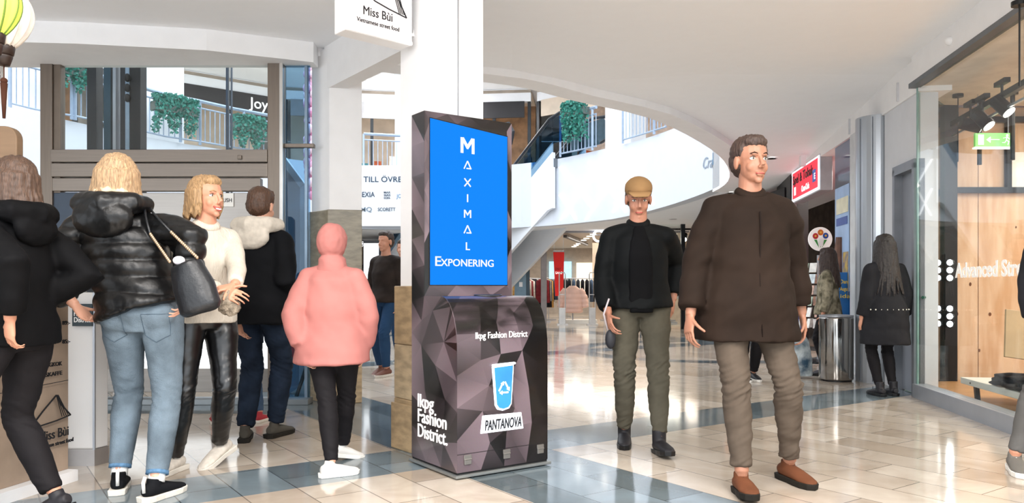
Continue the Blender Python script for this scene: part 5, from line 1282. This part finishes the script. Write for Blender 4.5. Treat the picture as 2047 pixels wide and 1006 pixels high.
        if legs.get('pockets'):
            for k in 'LR':
                sg = -1 if k == 'L' else 1; c = hip[k]+Vector((sg*.01, 0, -.035*h))
                pts = [Vector((c.x+a*.06*s, 0, c.z+b_*.07*s)) for a, b_ in ((-1, 1), (-1, -.5), (0, -1), (1, -.5), (1, 1), (-1, 1))]
                bvh_pts = []
                from mathutils.bvhtree import BVHTree
                if k == 'L':
                    me = tr_.data; bvh = BVHTree.FromPolygons([v.co for v in me.vertices], [p.vertices for p in me.polygons])
                path = []
                for a, b_ in zip(pts, pts[1:]):
                    for j in range(6):
                        q = a.lerp(b_, j/6); r = bvh.ray_cast(Vector((q.x, -1, q.z)), Vector((0, 1, 0)))
                        if r[0]: path.append(r[0]+Vector((0, -.001, 0)))
                if len(path) > 3: MB().tube(path+[path[0]], .0018, 5, caps=False).build('pocket_seam', M('seam_blue', '#4d5c69', .8), tr_, True, local=True)
        if legs.get('hem'):
            for k in 'LR':
                a2 = knee[k].lerp(ank[k], legs.get('length', .93)); d = (ank[k]-knee[k]).normalized()
                MB().tube([a2-d*.012, a2+d*.006], [.0225*h+ad*fl, .023*h+ad*fl], 20).build('hem', legs['hem'], tr_, True, local=True)
    # --- shoes
    if shoe:
        for k in 'LR':
            fm_ = foot_frame(F[k]); mb = MB(); tp = shoe.get('h', .075)
            mb.tube([fm_ @ Vector((0, y*s, z*s)) for y, z in ((-.075, .055), (-.05, .052), (0, .052), (.06, .046), (.12, .036), (.17, .03), (.19, .027))],
                    [(.024*s, .024*s), (.036*s, .036*s), (.04*s, .037*s), (.044*s, .031*s), (.046*s, .022*s), (.034*s, .016*s), (.012*s, .008*s)], 16, xax=(fm_.to_3x3() @ Vector((1, 0, 0))))
            mb.tube([fm_ @ Vector((0, -.02*s, .045*s)), fm_ @ Vector((0, -.012*s, tp*s+.03)), ], [(.036*s), (.034*s)], 14)
            if shoe.get('boot'): mb.tube([fm_ @ Vector((0, -.015*s, .05*s)), fm_ @ Vector((0, -.005, .15*s))], [.042*s, .044*s], 14)
            o = fused('shoe', mb, .006, shoe['mat'], t, 3)
            mb = MB(); ol = [(-.045, -.08), (.0, -.09), (.035, -.078), (.042, -.04), (.04, .02), (.048, .08), (.048, .13), (.034, .175), (.0, .196), (-.034, .175), (-.048, .13), (-.047, .08), (-.038, .02), (-.042, -.04)]
            ol = [(max(-.045, min(.05, x)), y) for x, y in ol]
            a_ = [fm_ @ Vector((x*s*.93, y*s, .0)) for x, y in ol]; b_ = [fm_ @ Vector((x*s, y*s*1.02, .03*s)) for x, y in ol]; n = len(a_)
            mb._add(a_+b_, [tuple(range(n))[::-1], tuple(range(n, 2*n))]+[(i, (i+1) % n, n+(i+1) % n, n+i) for i in range(n)])
            mb.build('sole', shoe['sole'], o, False, .004, local=True)
            if shoe.get('laces'):
                mb = MB()
                for j in range(4):
                    y = .03+.022*j; z = .082-.009*j
                    mb.tube([fm_ @ Vector((-.026*s, y*s, (z-.012)*s)), fm_ @ Vector((0, y*s, z*s)), fm_ @ Vector((.026*s, (y+.006)*s, (z-.012)*s))], .0028, 6)
                mb.build('laces', shoe['laces'], o, True, local=True)
            if shoe.get('heel_tab'):
                MB().tube([fm_ @ Vector((.0, -.078*s, .05*s)), fm_ @ Vector((0, -.082*s, .1*s)), fm_ @ Vector((0, -.07*s, .125*s))], .009, 8).build('heel_tab', shoe['heel_tab'], o, True, local=True)
            if shoe.get('sock'): MB().tube([ank[k]+Vector((0, 0, -.0)), ank[k]+(knee[k]-ank[k]).normalized()*.05], [.023*h, .0225*h], 14).build('sock', shoe['sock'], t, True, local=True)
    # --- top
    if top:
        tm = top['mat']; ad = top.get('add', .02); mb = MB(); hz = top['hem']; fl = top.get('flare', 0); sr = top.get('sleeve', 0)
        hem = Vector((P.x+top.get('hemx', 0), P.y, hz)); zs = P.z
        pts = [N+Vector((0, .0, .01*h)), N+Vector((0, -.004, -.012*h)), N+Vector((0, -.004, -.04*h)), Cn, Wst]; rd = [(.038*h+ad*.3, .038*h+ad*.3), (.062*h*build+ad*.3, .044*h+ad*.5), (.092*h*build+ad*.4, .052*h+ad*.8), (.09*h+ad, .062*h+ad), (.084*h+ad+fl*.3, .057*h+ad+fl*.3)]
        if hz < P.z-.04:
            pts += [P+Vector((0, -.004, .02))]; rd += [(.1*h+ad+fl*.6, .073*h+ad+fl*.6)]
        if hz < P.z-.12: pts += [Vector((hem.x*.5+P.x*.5, P.y, (P.z+hz)/2))]; rd += [(.1*h+ad+fl*.85, .07*h+ad+fl*.8)]
        pts += [hem]; rd += [(.098*h+ad+fl, .074*h+ad+fl*.9)]
        mb.tube(pts[::-1], rd[::-1], 28, xax=(1, 0, 0))
        if not top.get('sleeveless'):
            for k in 'LR':
                mb.tube([N+Vector((0, -.004, -.02*h)), N.lerp(S_[k], .55)+Vector((0, 0, -.008*h)), S_[k]], [.03*h+ad*.3, .034*h+ad*.35, .03*h+ad*.3], 14)
                w_ = S_[k].lerp(E_[k], .5); e1 = E_[k].lerp(H[k], .85)
                sa = min(ad, .035)*.45+sr*.6; mb.ell(S_[k]+Vector((0, 0, -.006*h)), .029*h+sa*.9); mb.tube([S_[k]+Vector((0, 0, -.006*h)), w_, E_[k], E_[k].lerp(H[k], .5), e1], [.0295*h+sa*.9, .0305*h+sa, .027*h+sa, .025*h+sa, .022*h+sa*.9], 16)
        q = top.get('puffer'); fo = top.get('fold', .008)
        def dt(p, n):
            if q: return q*(abs(math.sin((p.z+.02*nz(p, 3))*math.pi/.085))**.55)-q*.5+.004*nz(p, 25)
            return fo*(nz((p.x*5, p.y*5, p.z*9))+.5*nz((p.x*14+p.z*9, p.y*12, p.z*16)))
        jk = fused(top.get('name', 'jacket'), mb, top.get('voxel', .012), tm, t, 4, dt)
        if top.get('hood'):
            hm_, up_ = top['hood'][:2]; mb = MB(); hdz = N+Vector((0, -.05*s, .03*h))
            if up_:   # worn over the head
                mb.ell(HM @ Vector((0, -.02, .015)), (.104*s, .13*s, .13*s)); mb.tube([N+Vector((0, 0, -.03)), N+Vector((0, 0, .07))], [(.12*s, .1*s), (.09*s, .1*s)], 20, xax=(1, 0, 0))
            else:
                big = top['hood'][2] if len(top['hood']) > 2 else 1
                mb.tube([N+Vector((x*s*big, y*s*big, z*s)) for x, y, z in ((-.02, .085, .0), (-.085, .05, .03), (-.12, -.01, .05), (-.1, -.085, .045), (0, -.13, .04), (.1, -.085, .045), (.12, -.01, .05), (.085, .05, .03), (.02, .085, .0))], [.02*s, .034*s, .045*s, .055*s, .06*s, .055*s, .045*s, .034*s, .02*s], 14)
                mb.ell(N+Vector((0, -.12*s*big, -.03*s)), (.12*s*big, .05*s*big, .08*s*big))
            fused('hood', mb, .009, hm_, jk, 4, lambda p, n: .006*nz(p, 14)+.003*nz(p, 40))
        if top.get('fur'):
            mb = MB(); mb.tube([N+Vector((x*s, y*s, z*s)) for x, y, z in ((-.05, .06, .07), (-.085, .0, .09), (-.06, -.075, .1), (0, -.1, .1), (.06, -.075, .1), (.085, .0, .09), (.05, .06, .07))], [.02*s, .028*s, .032*s, .034*s, .032*s, .028*s, .02*s], 12)
            fused('fur_collar', mb, .007, top['fur'], jk, 2, lambda p, n: .012*nz(p, 60))
        if top.get('collar'):
            mb = MB(); mb.tube([N+Vector((.058*s*math.sin(a), .012*s+.056*s*-math.cos(a), (.035+.012*math.cos(a)-.02*max(0, -math.cos(a)))*s)) for a in [R(x) for x in range(-180, 181, 20)]], [(.017*s, .024*s)]*19, 10)
            fused('collar', mb, .008, top['collar'], jk, 2)
        if top.get('inner'):
            # the sweater seen in the open front
            im, iw = top['inner']; mb = MB(); zt_ = N.z-.01
            mb.tube([Vector((P.x, P.y+.0665*h+ad+fl*.85-.012, hz-.035)), Wst+Vector((0, .057*h+ad-.004, 0)), Cn+Vector((0, .062*h+ad-.006, 0)), N+Vector((0, .05*h+ad*.7-.006, -.045*h)), N+Vector((0, .04*h, .0))], [(iw, .022), (iw, .022), (iw*1.0, .022), (iw*.75, .022), (iw*.45, .02)], 16, xax=(1, 0, 0))
            fused('inner_top', mb, .01, im, jk, 3, lambda p, n: .003*nz(p, 16))
        if top.get('zip'):
            MB().tube([Vector((P.x+.0, P.y+.07*h+ad+fl*.8, hz+.03)), Wst+Vector((0, .06*h+ad+.006, 0)), Cn+Vector((0, .066*h+ad+.004, 0)), N+Vector((0, .052*h+ad, -.045*h))], .004, 6).build('zip', top['zip'], jk, True, local=True)
        if top.get('belt_stitch'): 
            mb = MB()
            for j in range(26):
                a = 2*math.pi*j/26; mb.ell(Vector((P.x+(.1*h+ad+fl*.7)*math.cos(a), P.y+(.07*h+ad+fl*.6)*math.sin(a), P.z+.02)), .007, None, 6, 4)
            mb.build('belt_studs', M('stud_white', '#f4efe2', .4), jk, True, local=True)
    # --- hair
    if hair:
        hm2 = M('hair_'+hair['col'], hair['col'], .55, var=.35, scale=30, stretch=(6, 6, .6), bump=.4, bscale=40); mb = MB(); hs = h*.138/.225; kd = hair['kind']
        def he(c, r): mb.ell(HM @ Vector(c), [x*hs for x in r], HM.to_3x3().normalized().to_4x4(), 18, 12)
        he((0, -.024, .045), (.083, .094, .082)); he((0, -.045, .0), (.08, .075, .08))
        if kd != 'cap' and not hair.get('thin'): he((0, .03, .082), (.062, .05, .036))
        rg = random.Random(len(label))
        if kd == 'long':
            ln = hair['len']
            for j in range(54):
                a = R(-152+304*j/53)+rg.uniform(-.05, .05)   # 0 = back
                x, y = -math.sin(a)*.085, -math.cos(a)*.09-.02
                l = ln*(rg.uniform(.9, 1.05)); 
                p0 = HM @ Vector((x*.6, y*.6, .095)); p1 = HM @ Vector((x*1.03, y*1.03, .03)); p2 = HM @ Vector((x*1.12, y*1.08, -.05))
                p3 = p2+Vector((x*.25*hs, y*.15*hs-.01, -l*.5)); p4 = p2+Vector((x*hair.get('spread', .45)+rg.uniform(-.01, .01), y*.3-.01+rg.uniform(-.01, .01), -l))
                mb.tube([p0, p1, p2, p3, p4], [.014*hs, .017*hs, .017*hs, .015*hs, .005*hs], 7)
        elif kd == 'bob':
            for j in range(44):
                a = R(-118+236*j/43)+rg.uniform(-.04, .04); x, y = -math.sin(a)*.083, -math.cos(a)*.088-.02
                p0 = HM @ Vector((x*.5, y*.5+.01, .1)); p1 = HM @ Vector((x*1.02, y*1.02, .03)); p2 = HM @ Vector((x*1.06, y*1.06, -.04)); p3 = HM @ Vector((x*1.0+rg.uniform(-.012, .012), y*1.1-.02, -.09-rg.uniform(0, .035)))
                mb.tube([p0, p1, p2, p3], [.012*hs, .016*hs, .014*hs, .006*hs], 7)
            he((0, -.1, -.075), (.045, .03, .035))
        fused('hair', mb, .0055, hm2, t, 1, lambda p, n: .005*nz((p.x*70, p.y*70, p.z*9))+.003*nz(p, 60))
        if kd == 'cap':
            MB().tube([HM @ Vector(p) for p in ((0, .05, .055), (0, .1, .05), (0, .145, .04))], [(.07*hs, .012*hs), (.066*hs, .008*hs), (.045*hs, .006*hs)], 18, xax=HM.to_3x3() @ Vector((1, 0, 0))).build('cap_brim', hair['capmat'], t, True, local=True)
            mb = MB(); mb.ell(HM @ Vector((0, -.012, .062)), [x*hs for x in (.084, .102, .07)], HM.to_3x3().normalized().to_4x4(), 24, 14); mb.build('cap', hair['capmat'], t, True, local=True)
    return dict(t=t, N=N, P=P, S=S_, H=H, E=E_, HM=HM, W=W, ank=ank, knee=knee)

pufm = M('puffer_black', '#0a0a0b', .38, var=.2, scale=6, spec=.4, bump=.2, bscale=30)
denl = M('denim_light', '#65737e', .85, var=.3, scale=6, bump=.35, bscale=160)
hemb = M('denim_hem', '#587a99', .9, var=.2, scale=60)
leath = M('leather_black', '#0e0e10', .3, var=.2, spec=.6)
cream_k = M('knit_cream', '#cfc6b8', .85, var=.05, scale=30, bump=.6, bscale=90, stretch=(1, 1, .3))
wsole = M('sole_white', '#d9d3c8', .6)
# woman in the black puffer, seen from behind
pA = person((A(285, 0, 4.02).x, 4.02), 3, 'woman seen from behind in black puffer jacket and light blue jeans, blonde hair', 1.74,
    feet={'L': (A(238, 0, 3.98).x*Vector((1, 0, 0))+Vector((0, 3.98, 0)), 22, 0), 'R': (A(312, 0, 3.84).x*Vector((1, 0, 0))+Vector((0, 3.84, 0)), -18, 0)},
    hands={'L': A(150, 610, 3.95), 'R': A(372, 575, 3.9)}, elbow={'L': (-1, -.1, 0), 'R': (1, -.4, 0)}, fine=True, neck=(-.14, .02), head=(8, 6, 4), skin='#d9a187',
    top=dict(mat=pufm, hem=.93, add=.05, flare=.015, sleeve=.018, puffer=.016, hood=(pufm, False, 1.25), fur=M('fur_cream', '#d9c6a8', .9, var=.2, scale=40), voxel=.011),
    legs=dict(mat=denl, add=.014, seat=2, pockets=True, hem=hemb, length=.9, fold=.0035), shoe=dict(mat=M('suede_black', '#121316', .8, var=.2), sole=wsole, heel_tab=M('tab_white', '#e4e2de', .6), sock=M('sock_white', '#e8e6e2', .8)),
    hair=dict(kind='long', col='#b39370', len=.2, spread=.5))
# smiling girl in white sweater
FY = 4.42
pB = person((A(408, 0, FY).x, FY), -132, 'smiling fair-haired girl in white turtleneck sweater, black jacket and shiny black leggings', 1.68,
    feet={'L': (Vector((A(447, 0, 4.62).x, 4.62, .045)), -205, -22), 'R': (Vector((A(350, 0, 4.42).x, 4.42, 0)), -190, 0)},
    hands={'L': A(470, 572, 4.1), 'R': A(447, 585, 4.08)}, elbow={'L': (-.8, -.7, -.4), 'R': (.8, -.8, -.4)}, neck=(.0, .02), head=(16, 2, 0), skin='#cf9276', fine=True, face_on=True, smile=True, curl=.75,
    top=dict(mat=cream_k, name='sweater', hem=.84, add=.016, flare=.01, sleeve=.0, fold=.006, collar=cream_k),
    legs=dict(mat=leath, add=.008, fold=.004, length=.96), shoe=dict(mat=M('sneaker_offwhite', '#cfc6ba', .7, var=.12, scale=30), sole=wsole, laces=M('lace_white', '#f0ece6', .7)),
    hair=dict(kind='bob', col='#a5835c'), handdir={'L': ((-.8, -.45, -.2), (0, -.3, 1), .55), 'R': ((.7, -.5, -.1), (0, -1, .5), .6)})
# man with the cream hood
pC = person((A(518, 0, 5.35).x, 5.35), -12, 'brown-haired person seen from behind in black coat with cream hood, dark jeans and grey shoes', 1.74,
    feet={'L': (Vector((A(490, 0, 5.3).x, 5.3, 0)), 15, 0), 'R': (Vector((A(551, 0, 5.45).x, 5.45, 0)), -20, 0)},
    hands={'L': A(478, 640, 5.3), 'R': A(580, 590, 5.5)}, head=(-4, -6, 0), neck=(-.01, .04), skin='#cf9a80',
    top=dict(mat=M('coat_black', '#0c0d10', .8, var=.25), hem=.80, add=.045, flare=.0, sleeve=.016, fold=.012, hood=(M('hood_cream', '#c4bbae', .9, var=.08, scale=30), False, 1.15)),
    legs=dict(mat=M('denim_dark', '#1c2533', .85, var=.35, scale=8), add=.012, fl=1, flare=1.6, length=.97, fold=.008), shoe=dict(mat=M('suede_grey', '#4a463f', .8), sole=M('sole_dark', '#26231f', .7), laces=blk),
    hair=dict(kind='short', col='#4d3526'))
# child behind them
pD = person((A(472, 0, 6.1).x, 6.1), 5, 'child in red shoes standing behind the girl and the cream-hooded person, mostly hidden', 1.2,
    feet={'L': (Vector((A(428, 0, 5.98).x, 5.98, 0)), 25, 0), 'R': (Vector((A(520, 0, 6.05).x, 6.05, 0)), -10, 0)}, head=(0, 0, 0),
    top=dict(mat=M('coat_navy', '#222a3a', .8), hem=.55, add=.03, flare=.01, sleeve=.01), legs=dict(mat=M('denim_mid', '#43566e', .85), add=.008), shoe=dict(mat=M('shoe_red', '#a33a40', .7), sole=wsole, laces=wsole), hair=dict(kind='short', col='#3a2a20'))
# child in pink
pinkm = M('coat_pink', '#b0726c', .75, var=.08, scale=5)
pE = person((A(664, 0, 4.45).x, 4.45), -8, 'child in long pink hooded jacket, black leggings and white sneakers, standing before the left pillar', 1.40,
    feet={'L': (Vector((A(663, 0, 4.3).x, 4.3, 0)), -60, 0), 'R': (Vector((A(682, 0, 4.72).x, 4.72, .015)), -50, -12)},
    hands={'L': A(604, 700, 4.35), 'R': A(728, 700, 4.5)}, elbow={'L': (-1, -.5, 0), 'R': (1, -.5, 0)}, skin='#d9a187',
    top=dict(mat=pinkm, hem=.62, add=.045, flare=.045, sleeve=.022, fold=.012, hood=(pinkm, True)), legs=dict(mat=M('legging_black', '#1d1b1d', .7), add=.008, length=.95), shoe=dict(mat=M('sneaker_white', '#ddd9d3', .6), sole=M('sole_bright', '#eeebe4', .5), laces=wsole), hair=dict(kind='short', col='#6b4a35', thin=True))
# man in dark jacket
khaki = M('trousers_khaki', '#524e43', .85, var=.1, scale=10)
pF = person((A(1278, 0, 5.15).x, 5.15), 176, 'man walking towards us in dark jacket, grey-green trousers and cap, looking down', 1.76,
    feet={'R': (Vector((A(1248, 0, 5.18).x, 5.18, 0)), 172, 0), 'L': (Vector((A(1322, 0, 4.85).x, 4.88, .0)), 188, 8)},
    hands={'R': A(1216, 628, 5.0), 'L': A(1345, 600, 5.25)}, head=(0, -18, 0), neck=(.01, .03), skin='#b07a62', fine=True, face_on=True, pelvis=(.0, .0), build=1.05,
    top=dict(mat=M('jacket_dark', '#0d0f10', .7, var=.25), hem=.92, add=.035, flare=.02, sleeve=.010, fold=.008, inner=(M('tee_black', '#08080a', .8), .08), collar=M('jacket_dark', '#16191b')),
    legs=dict(mat=khaki, add=.012, flare=.9, length=.9, fold=.009), shoe=dict(mat=M('boot_black', '#17151a', .6), sole=blk, boot=True), hair=dict(kind='cap', col='#5c4433', capmat=M('cap_beige', '#94734e', .8, var=.1)))
# tall man in the brown coat
brn = M('coat_brown', '#261c16', .8, var=.25, scale=3)
pG = person((A(1492, 0, 4.2).x, 4.2), 184, 'tall person striding towards us in a long dark brown coat and taupe trousers', 1.86,
    feet={'R': (Vector((A(1478, 0, 3.98).x, 3.93, 0)), 178, 6), 'L': (Vector((A(1572, 0, 4.25).x, 4.2, 0)), 196, 0)},
    hands={'R': A(1378, 640, 4.1), 'L': A(1605, 640, 4.3)}, head=(10, 0, 0), neck=(-.01, .02), skin='#a5735b', fine=True, face_on=True, build=1.1,
    top=dict(mat=brn, zip=M('coat_edge', '#1d1512', .8), name='coat', hem=.765, add=.05, flare=.05, sleeve=.018, fold=.014, hood=None, collar=brn),
    legs=dict(mat=M('trousers_taupe', '#564b41', .85, var=.12, scale=6), add=.008, flare=1.3, length=.9, fold=.009), shoe=dict(mat=M('shoe_tan', '#623b27', .7, var=.15), sole=M('sole_dark', '#26231f', .7), laces=blk), hair=dict(kind='short', col='#3d2c24'))
# person behind with black and white sneakers
pH = person((A(1490, 0, 8.75).x, 8.75), 190, 'person in black with black and white sneakers, hidden behind the brown coat', 1.62,
    feet={'R': (Vector((A(1478, 0, 8.75).x, 8.7, 0)), 200, 0), 'L': (Vector((A(1506, 0, 8.75).x, 8.75, 0)), 185, 0)}, 
    top=dict(mat=M('coat_black', '#0c0d10'), hem=.75, add=.03, flare=.02, sleeve=.01), legs=dict(mat=M('legging_black', '#1d1b1d'), add=.012), shoe=dict(mat=M('sneaker_black', '#1b1b1d', .6), sole=M('sole_bright', '#eeebe4', .5), laces=M('lace_white', '#f0ece6')), hair=dict(kind='short', col='#2a201a'))
# long-haired woman by the door
pI = person((A(1776, 0, 7.55).x-.06, 7.5), 8, 'woman with very long dark hair and long dark coat standing before the silver column', 1.56,
    feet={'L': (Vector((A(1758, 0, 7.5).x, 7.5, 0)), 10, 0), 'R': (Vector((A(1790, 0, 7.5).x, 7.55, 0)), 0, 0)},
    top=dict(mat=M('coat_charcoal', '#242427', .8, var=.15), name='coat', hem=.50, add=.03, flare=.055, sleeve=.015, belt_stitch=True), legs=dict(mat=M('legging_black', '#1d1b1d'), add=.004), shoe=dict(mat=M('boot_black', '#17151a'), sole=blk, boot=True), hair=dict(kind='long', col='#2b2624', len=.42, spread=.9))
# woman with camouflage jacket further back
camo = M('camouflage', '#4e4a3b', .85, var=.5, scale=14, col2='#a59c86')
pJ = person((A(1655, 0, 9.25).x, 9.25), 60, 'dark-haired woman in camouflage jacket behind the steel litter bin', 1.52,
    feet={'L': (Vector((A(1645, 0, 9.25).x, 9.15, 0)), 60, 0), 'R': (Vector((A(1660, 0, 9.25).x, 9.32, 0)), 60, 0)},
    top=dict(mat=camo, hem=.72, add=.03, flare=.02, sleeve=.012), legs=dict(mat=M('legging_black', '#1d1b1d'), add=.006), shoe=dict(mat=M('boot_black', '#17151a'), sole=blk), hair=dict(kind='long', col='#33231d', len=.32, spread=.5))
# distant walkers between the pillars
pK = person((A(772, 0, 9.3).x, 9.3), 150, 'far walker in dark jacket, blue jeans and brown shoes between the two pillars', 1.72,
    feet={'L': (Vector((A(774, 0, 9.2).x, 9.15, 0)), 150, 0), 'R': (Vector((A(763, 0, 9.5).x, 9.5, 0)), 150, -15)}, 
    top=dict(mat=M('jacket_brownblack', '#2c2420', .7, var=.3), hem=.86, add=.035, flare=.01, sleeve=.012), legs=dict(mat=M('denim_blue', '#27405e', .85), add=.01), shoe=dict(mat=M('shoe_brown', '#6b4030', .6), sole=wsole), hair=dict(kind='short', col='#3a2c24'))
pL = person((A(806, 0, 10.6).x, 10.6), 170, 'far walker in a blue jacket half hidden behind the kiosk pillar', 1.70,
    feet={'L': (Vector((A(806, 0, 10.5).x, 10.5, 0)), 170, 0), 'R': (Vector((A(798, 0, 10.8).x, 10.8, 0)), 170, 0)}, 
    top=dict(mat=M('jacket_blue', '#31506e', .7, var=.3), hem=.86, add=.035, flare=.01, sleeve=.012), legs=dict(mat=M('denim_blue', '#27405e'), add=.01), shoe=dict(mat=M('shoe_grey', '#4f5357', .6), sole=wsole), hair=dict(kind='short', col='#3a2c24'))
# person at the left edge
pM = person((A(28, 0, 3.42).x, 3.42), 78, 'brown-haired person in black walking out at the left edge of the picture', 1.62,
    feet={'L': (Vector((-2.5+.1, 3.05, 0)), 80, 0), 'R': (Vector((A(118, 0, 3.5).x, 3.5, .03)), 75, -18)}, hands={'L': A(20, 640, 3.2), 'R': A(70, 600, 3.5)},
    top=dict(mat=M('coat_black2', '#08080a', .75, var=.2), hem=.80, add=.035, flare=.01, sleeve=.016, hood=(M('coat_black2', '#08080a'), False)), legs=dict(mat=M('legging_black', '#1d1b1d'), add=.014), shoe=dict(mat=M('boot_black', '#17151a'), sole=blk), hair=dict(kind='bob', col='#4e392c'))
# person cut by the right edge
pN = person((3.22, 4.45), 182, 'person cut off by the right edge, only a grey sneaker and trouser leg showing', 1.75,
    feet={'R': (Vector((A(2034, 0, 4.4).x, 4.42, 0)), 158, 0), 'L': (Vector((3.42, 4.6, 0)), 190, 0)},
    top=dict(mat=M('coat_charcoal', '#242427'), hem=.85, add=.03, sleeve=.01), legs=dict(mat=M('trousers_grey', '#5c5a58', .8), add=.008), shoe=dict(mat=M('sneaker_grey', '#6d6963', .7), sole=M('sole_bright', '#eeebe4', .5), laces=M('lace_white', '#f0ece6')), hair=dict(kind='short', col='#3a2c24'))

# --- things carried
def wpt(p, v): return p['W'] @ v
# the girl's open black jacket, worn over the sweater on her near side
def jacket_half(p, mat):
    N_, P_, S_, E_, H_ = p['N'], p['P'], p['S'], p['E'], p['H']; mb = MB()
    for k in 'R':
        mb.ell(S_[k], .064); mb.tube([S_[k], S_[k].lerp(E_[k], .5), E_[k], E_[k].lerp(H_[k], .45), E_[k].lerp(H_[k], .78)], [.062, .06, .055, .05, .044], 16)
    mb.tube([Vector((P_.x+.03, P_.y-.06, .84)), Vector((P_.x+.03, P_.y-.06, 1.0)), P_.lerp(N_, .5)+Vector((.03, -.05, 0)), N_+Vector((.03, -.04, -.07)), N_+Vector((.02, -.03, -.01))], [(.17, .11), (.16, .1), (.155, .085), (.15, .06), (.08, .05)], 24, xax=(1, 0, 0))
    return fused('jacket', mb, .011, mat, p['t'], 4, lambda q, n: .008*nz((q.x*6, q.y*6, q.z*11)))
jacket_half(pB, M('coat_black', '#0c0d10'))
mb = MB(); hs = .17
for sg in (-1, 1): mb.tube([pB['HM'] @ Vector((sg*.077+.012*sg*math.cos(a)*.2, -.002+.014*math.cos(a), -.058+.016*math.sin(a))) for a in [2*math.pi*i/12 for i in range(13)]], .0018, 6, caps=False)
mb.build('earring', M('gold', '#d9a441', .25, .9), pB['t'], True, local=True)
# cable knit pattern of the sweater front is in its material; furry pouch in her hands
c = A(455, 606, 4.05); mb = MB(); mb.ell(c, (.055, .04, .065)); mb.ell(c+Vector((.02, 0, -.02)), (.045, .04, .05)); 
o = fused('fur_pouch', mb, .007, M('fur_grey', '#8d8172', .9, var=.35, scale=40, bump=.8, bscale=120), None, 2, lambda p, n: .012*nz(p, 45)+.006*nz(p, 110), local=False)
tag(o, 'small grey-brown furry pouch held by the smiling girl', 'pouch')
# black shoulder bag
bag = root('shoulder_bag', A(392, 635, 3.8), 'black leather bucket bag with chain strap hanging from the shoulder of the woman in jeans', 'bag')
bl = M('bag_leather', '#17191d', .38, var=.2, scale=5, bump=.15)
c0, c1 = A(372, 525, 3.80), A(405, 625, 3.80)
mb = MB(); mb.tube([c1+Vector((0, 0, -.0)), c1.lerp(c0, .08), c1.lerp(c0, .5), c1.lerp(c0, .92), c0], [(.085, .055), (.105, .07), (.1, .068), (.082, .06), (.078, .055)], 20, xax=(.95, 0, .3))
bo = fused('bag_body', mb, .009, bl, bag, 3, lambda p, n: .006*nz(p, 12), local=False)
MB().ell(c0+Vector((-.035, .0, .01)), (.03, .02, .022)).build('white_tissue', M('tissue_white', '#efeaf2', .8), bag, True)
sh_ = wpt(pA, pA['S']['R']+Vector((-.01, -.03, .085))); chain = M('chain_gold', '#b9a184', .35, .7)
for a, b_, off in ((c0+Vector((-.065, -.03, .0)), sh_, 0), (c0+Vector((.07, -.03, .02)), sh_+Vector((.02, .01, 0)), 1)):
    m_ = a.lerp(b_, .5)+Vector((.01 if off else -.012, -.05, 0)); m2 = a.lerp(b_, .8)+Vector((0, -.045, .01))
    MB().tube([m_, m2, b_], .006, 8).build('leather_strap', bl, bag, True)
    mb = MB(); n = 18
    for j in range(n): q = a.lerp(m_, (j+.5)/n); mb.ell(q, (.0075, .0075, .009), None, 8, 6)
    mb.build('chain', chain, bag, True)
# strap in the hand of the man in the dark jacket
MB_ = root('wrist_bag', A(1214, 640, 4.95), 'small dark bag on a pale strap in the hand of the walking capped man', 'bag')
hp = wpt(pF, pF['H']['R']); mb = MB(); mb.tube([hp+Vector((.0, -.04, .1)), hp+Vector((-.035, -.045, .0)), hp+Vector((-.01, -.04, -.1))], .006, 8); mb.build('strap', M('strap_pale', '#b8b0b4', .5), MB_, True)
mb = MB(); c = hp+Vector((.01, -.03, -.16)); mb.ell(c, (.035, .03, .065)); fused('pouch_body', mb, .007, M('pouch_dark', '#25262c', .6), MB_, 2, None, local=False)
# plastic bag / folded buggy beside the woman with the camouflage jacket
c = A(1607, 705, 9.0); bgb = root('carrier_bag', (c.x, 9.0, 0), 'blue and white striped carrier bag low beside the litter bin', 'bag')
mb = MB(); mb.tube([Vector((c.x+.01, 9, .02)), Vector((c.x, 9, .2)), Vector((c.x-.03, 9, .42)), Vector((c.x-.04, 9, .5))], [(.09, .05), (.1, .06), (.09, .05), (.05, .02)], 14, xax=(1, 0, 0))
fused('bag_body', mb, .012, M('carrier_blue', '#2c4a60', .4, var=.5, scale=7, col2='#c9d3d6'), bgb, 2, lambda p, n: .012*nz(p, 10), local=False)
MB().tube([Vector((c.x-.05, 9, .48)), Vector((c.x-.05, 9, .68)), Vector((c.x-.01, 9, .68)), Vector((c.x-.01, 9, .48))], .008, 6).build('handle', M('carrier_white', '#d9dde0', .5), bgb, True)
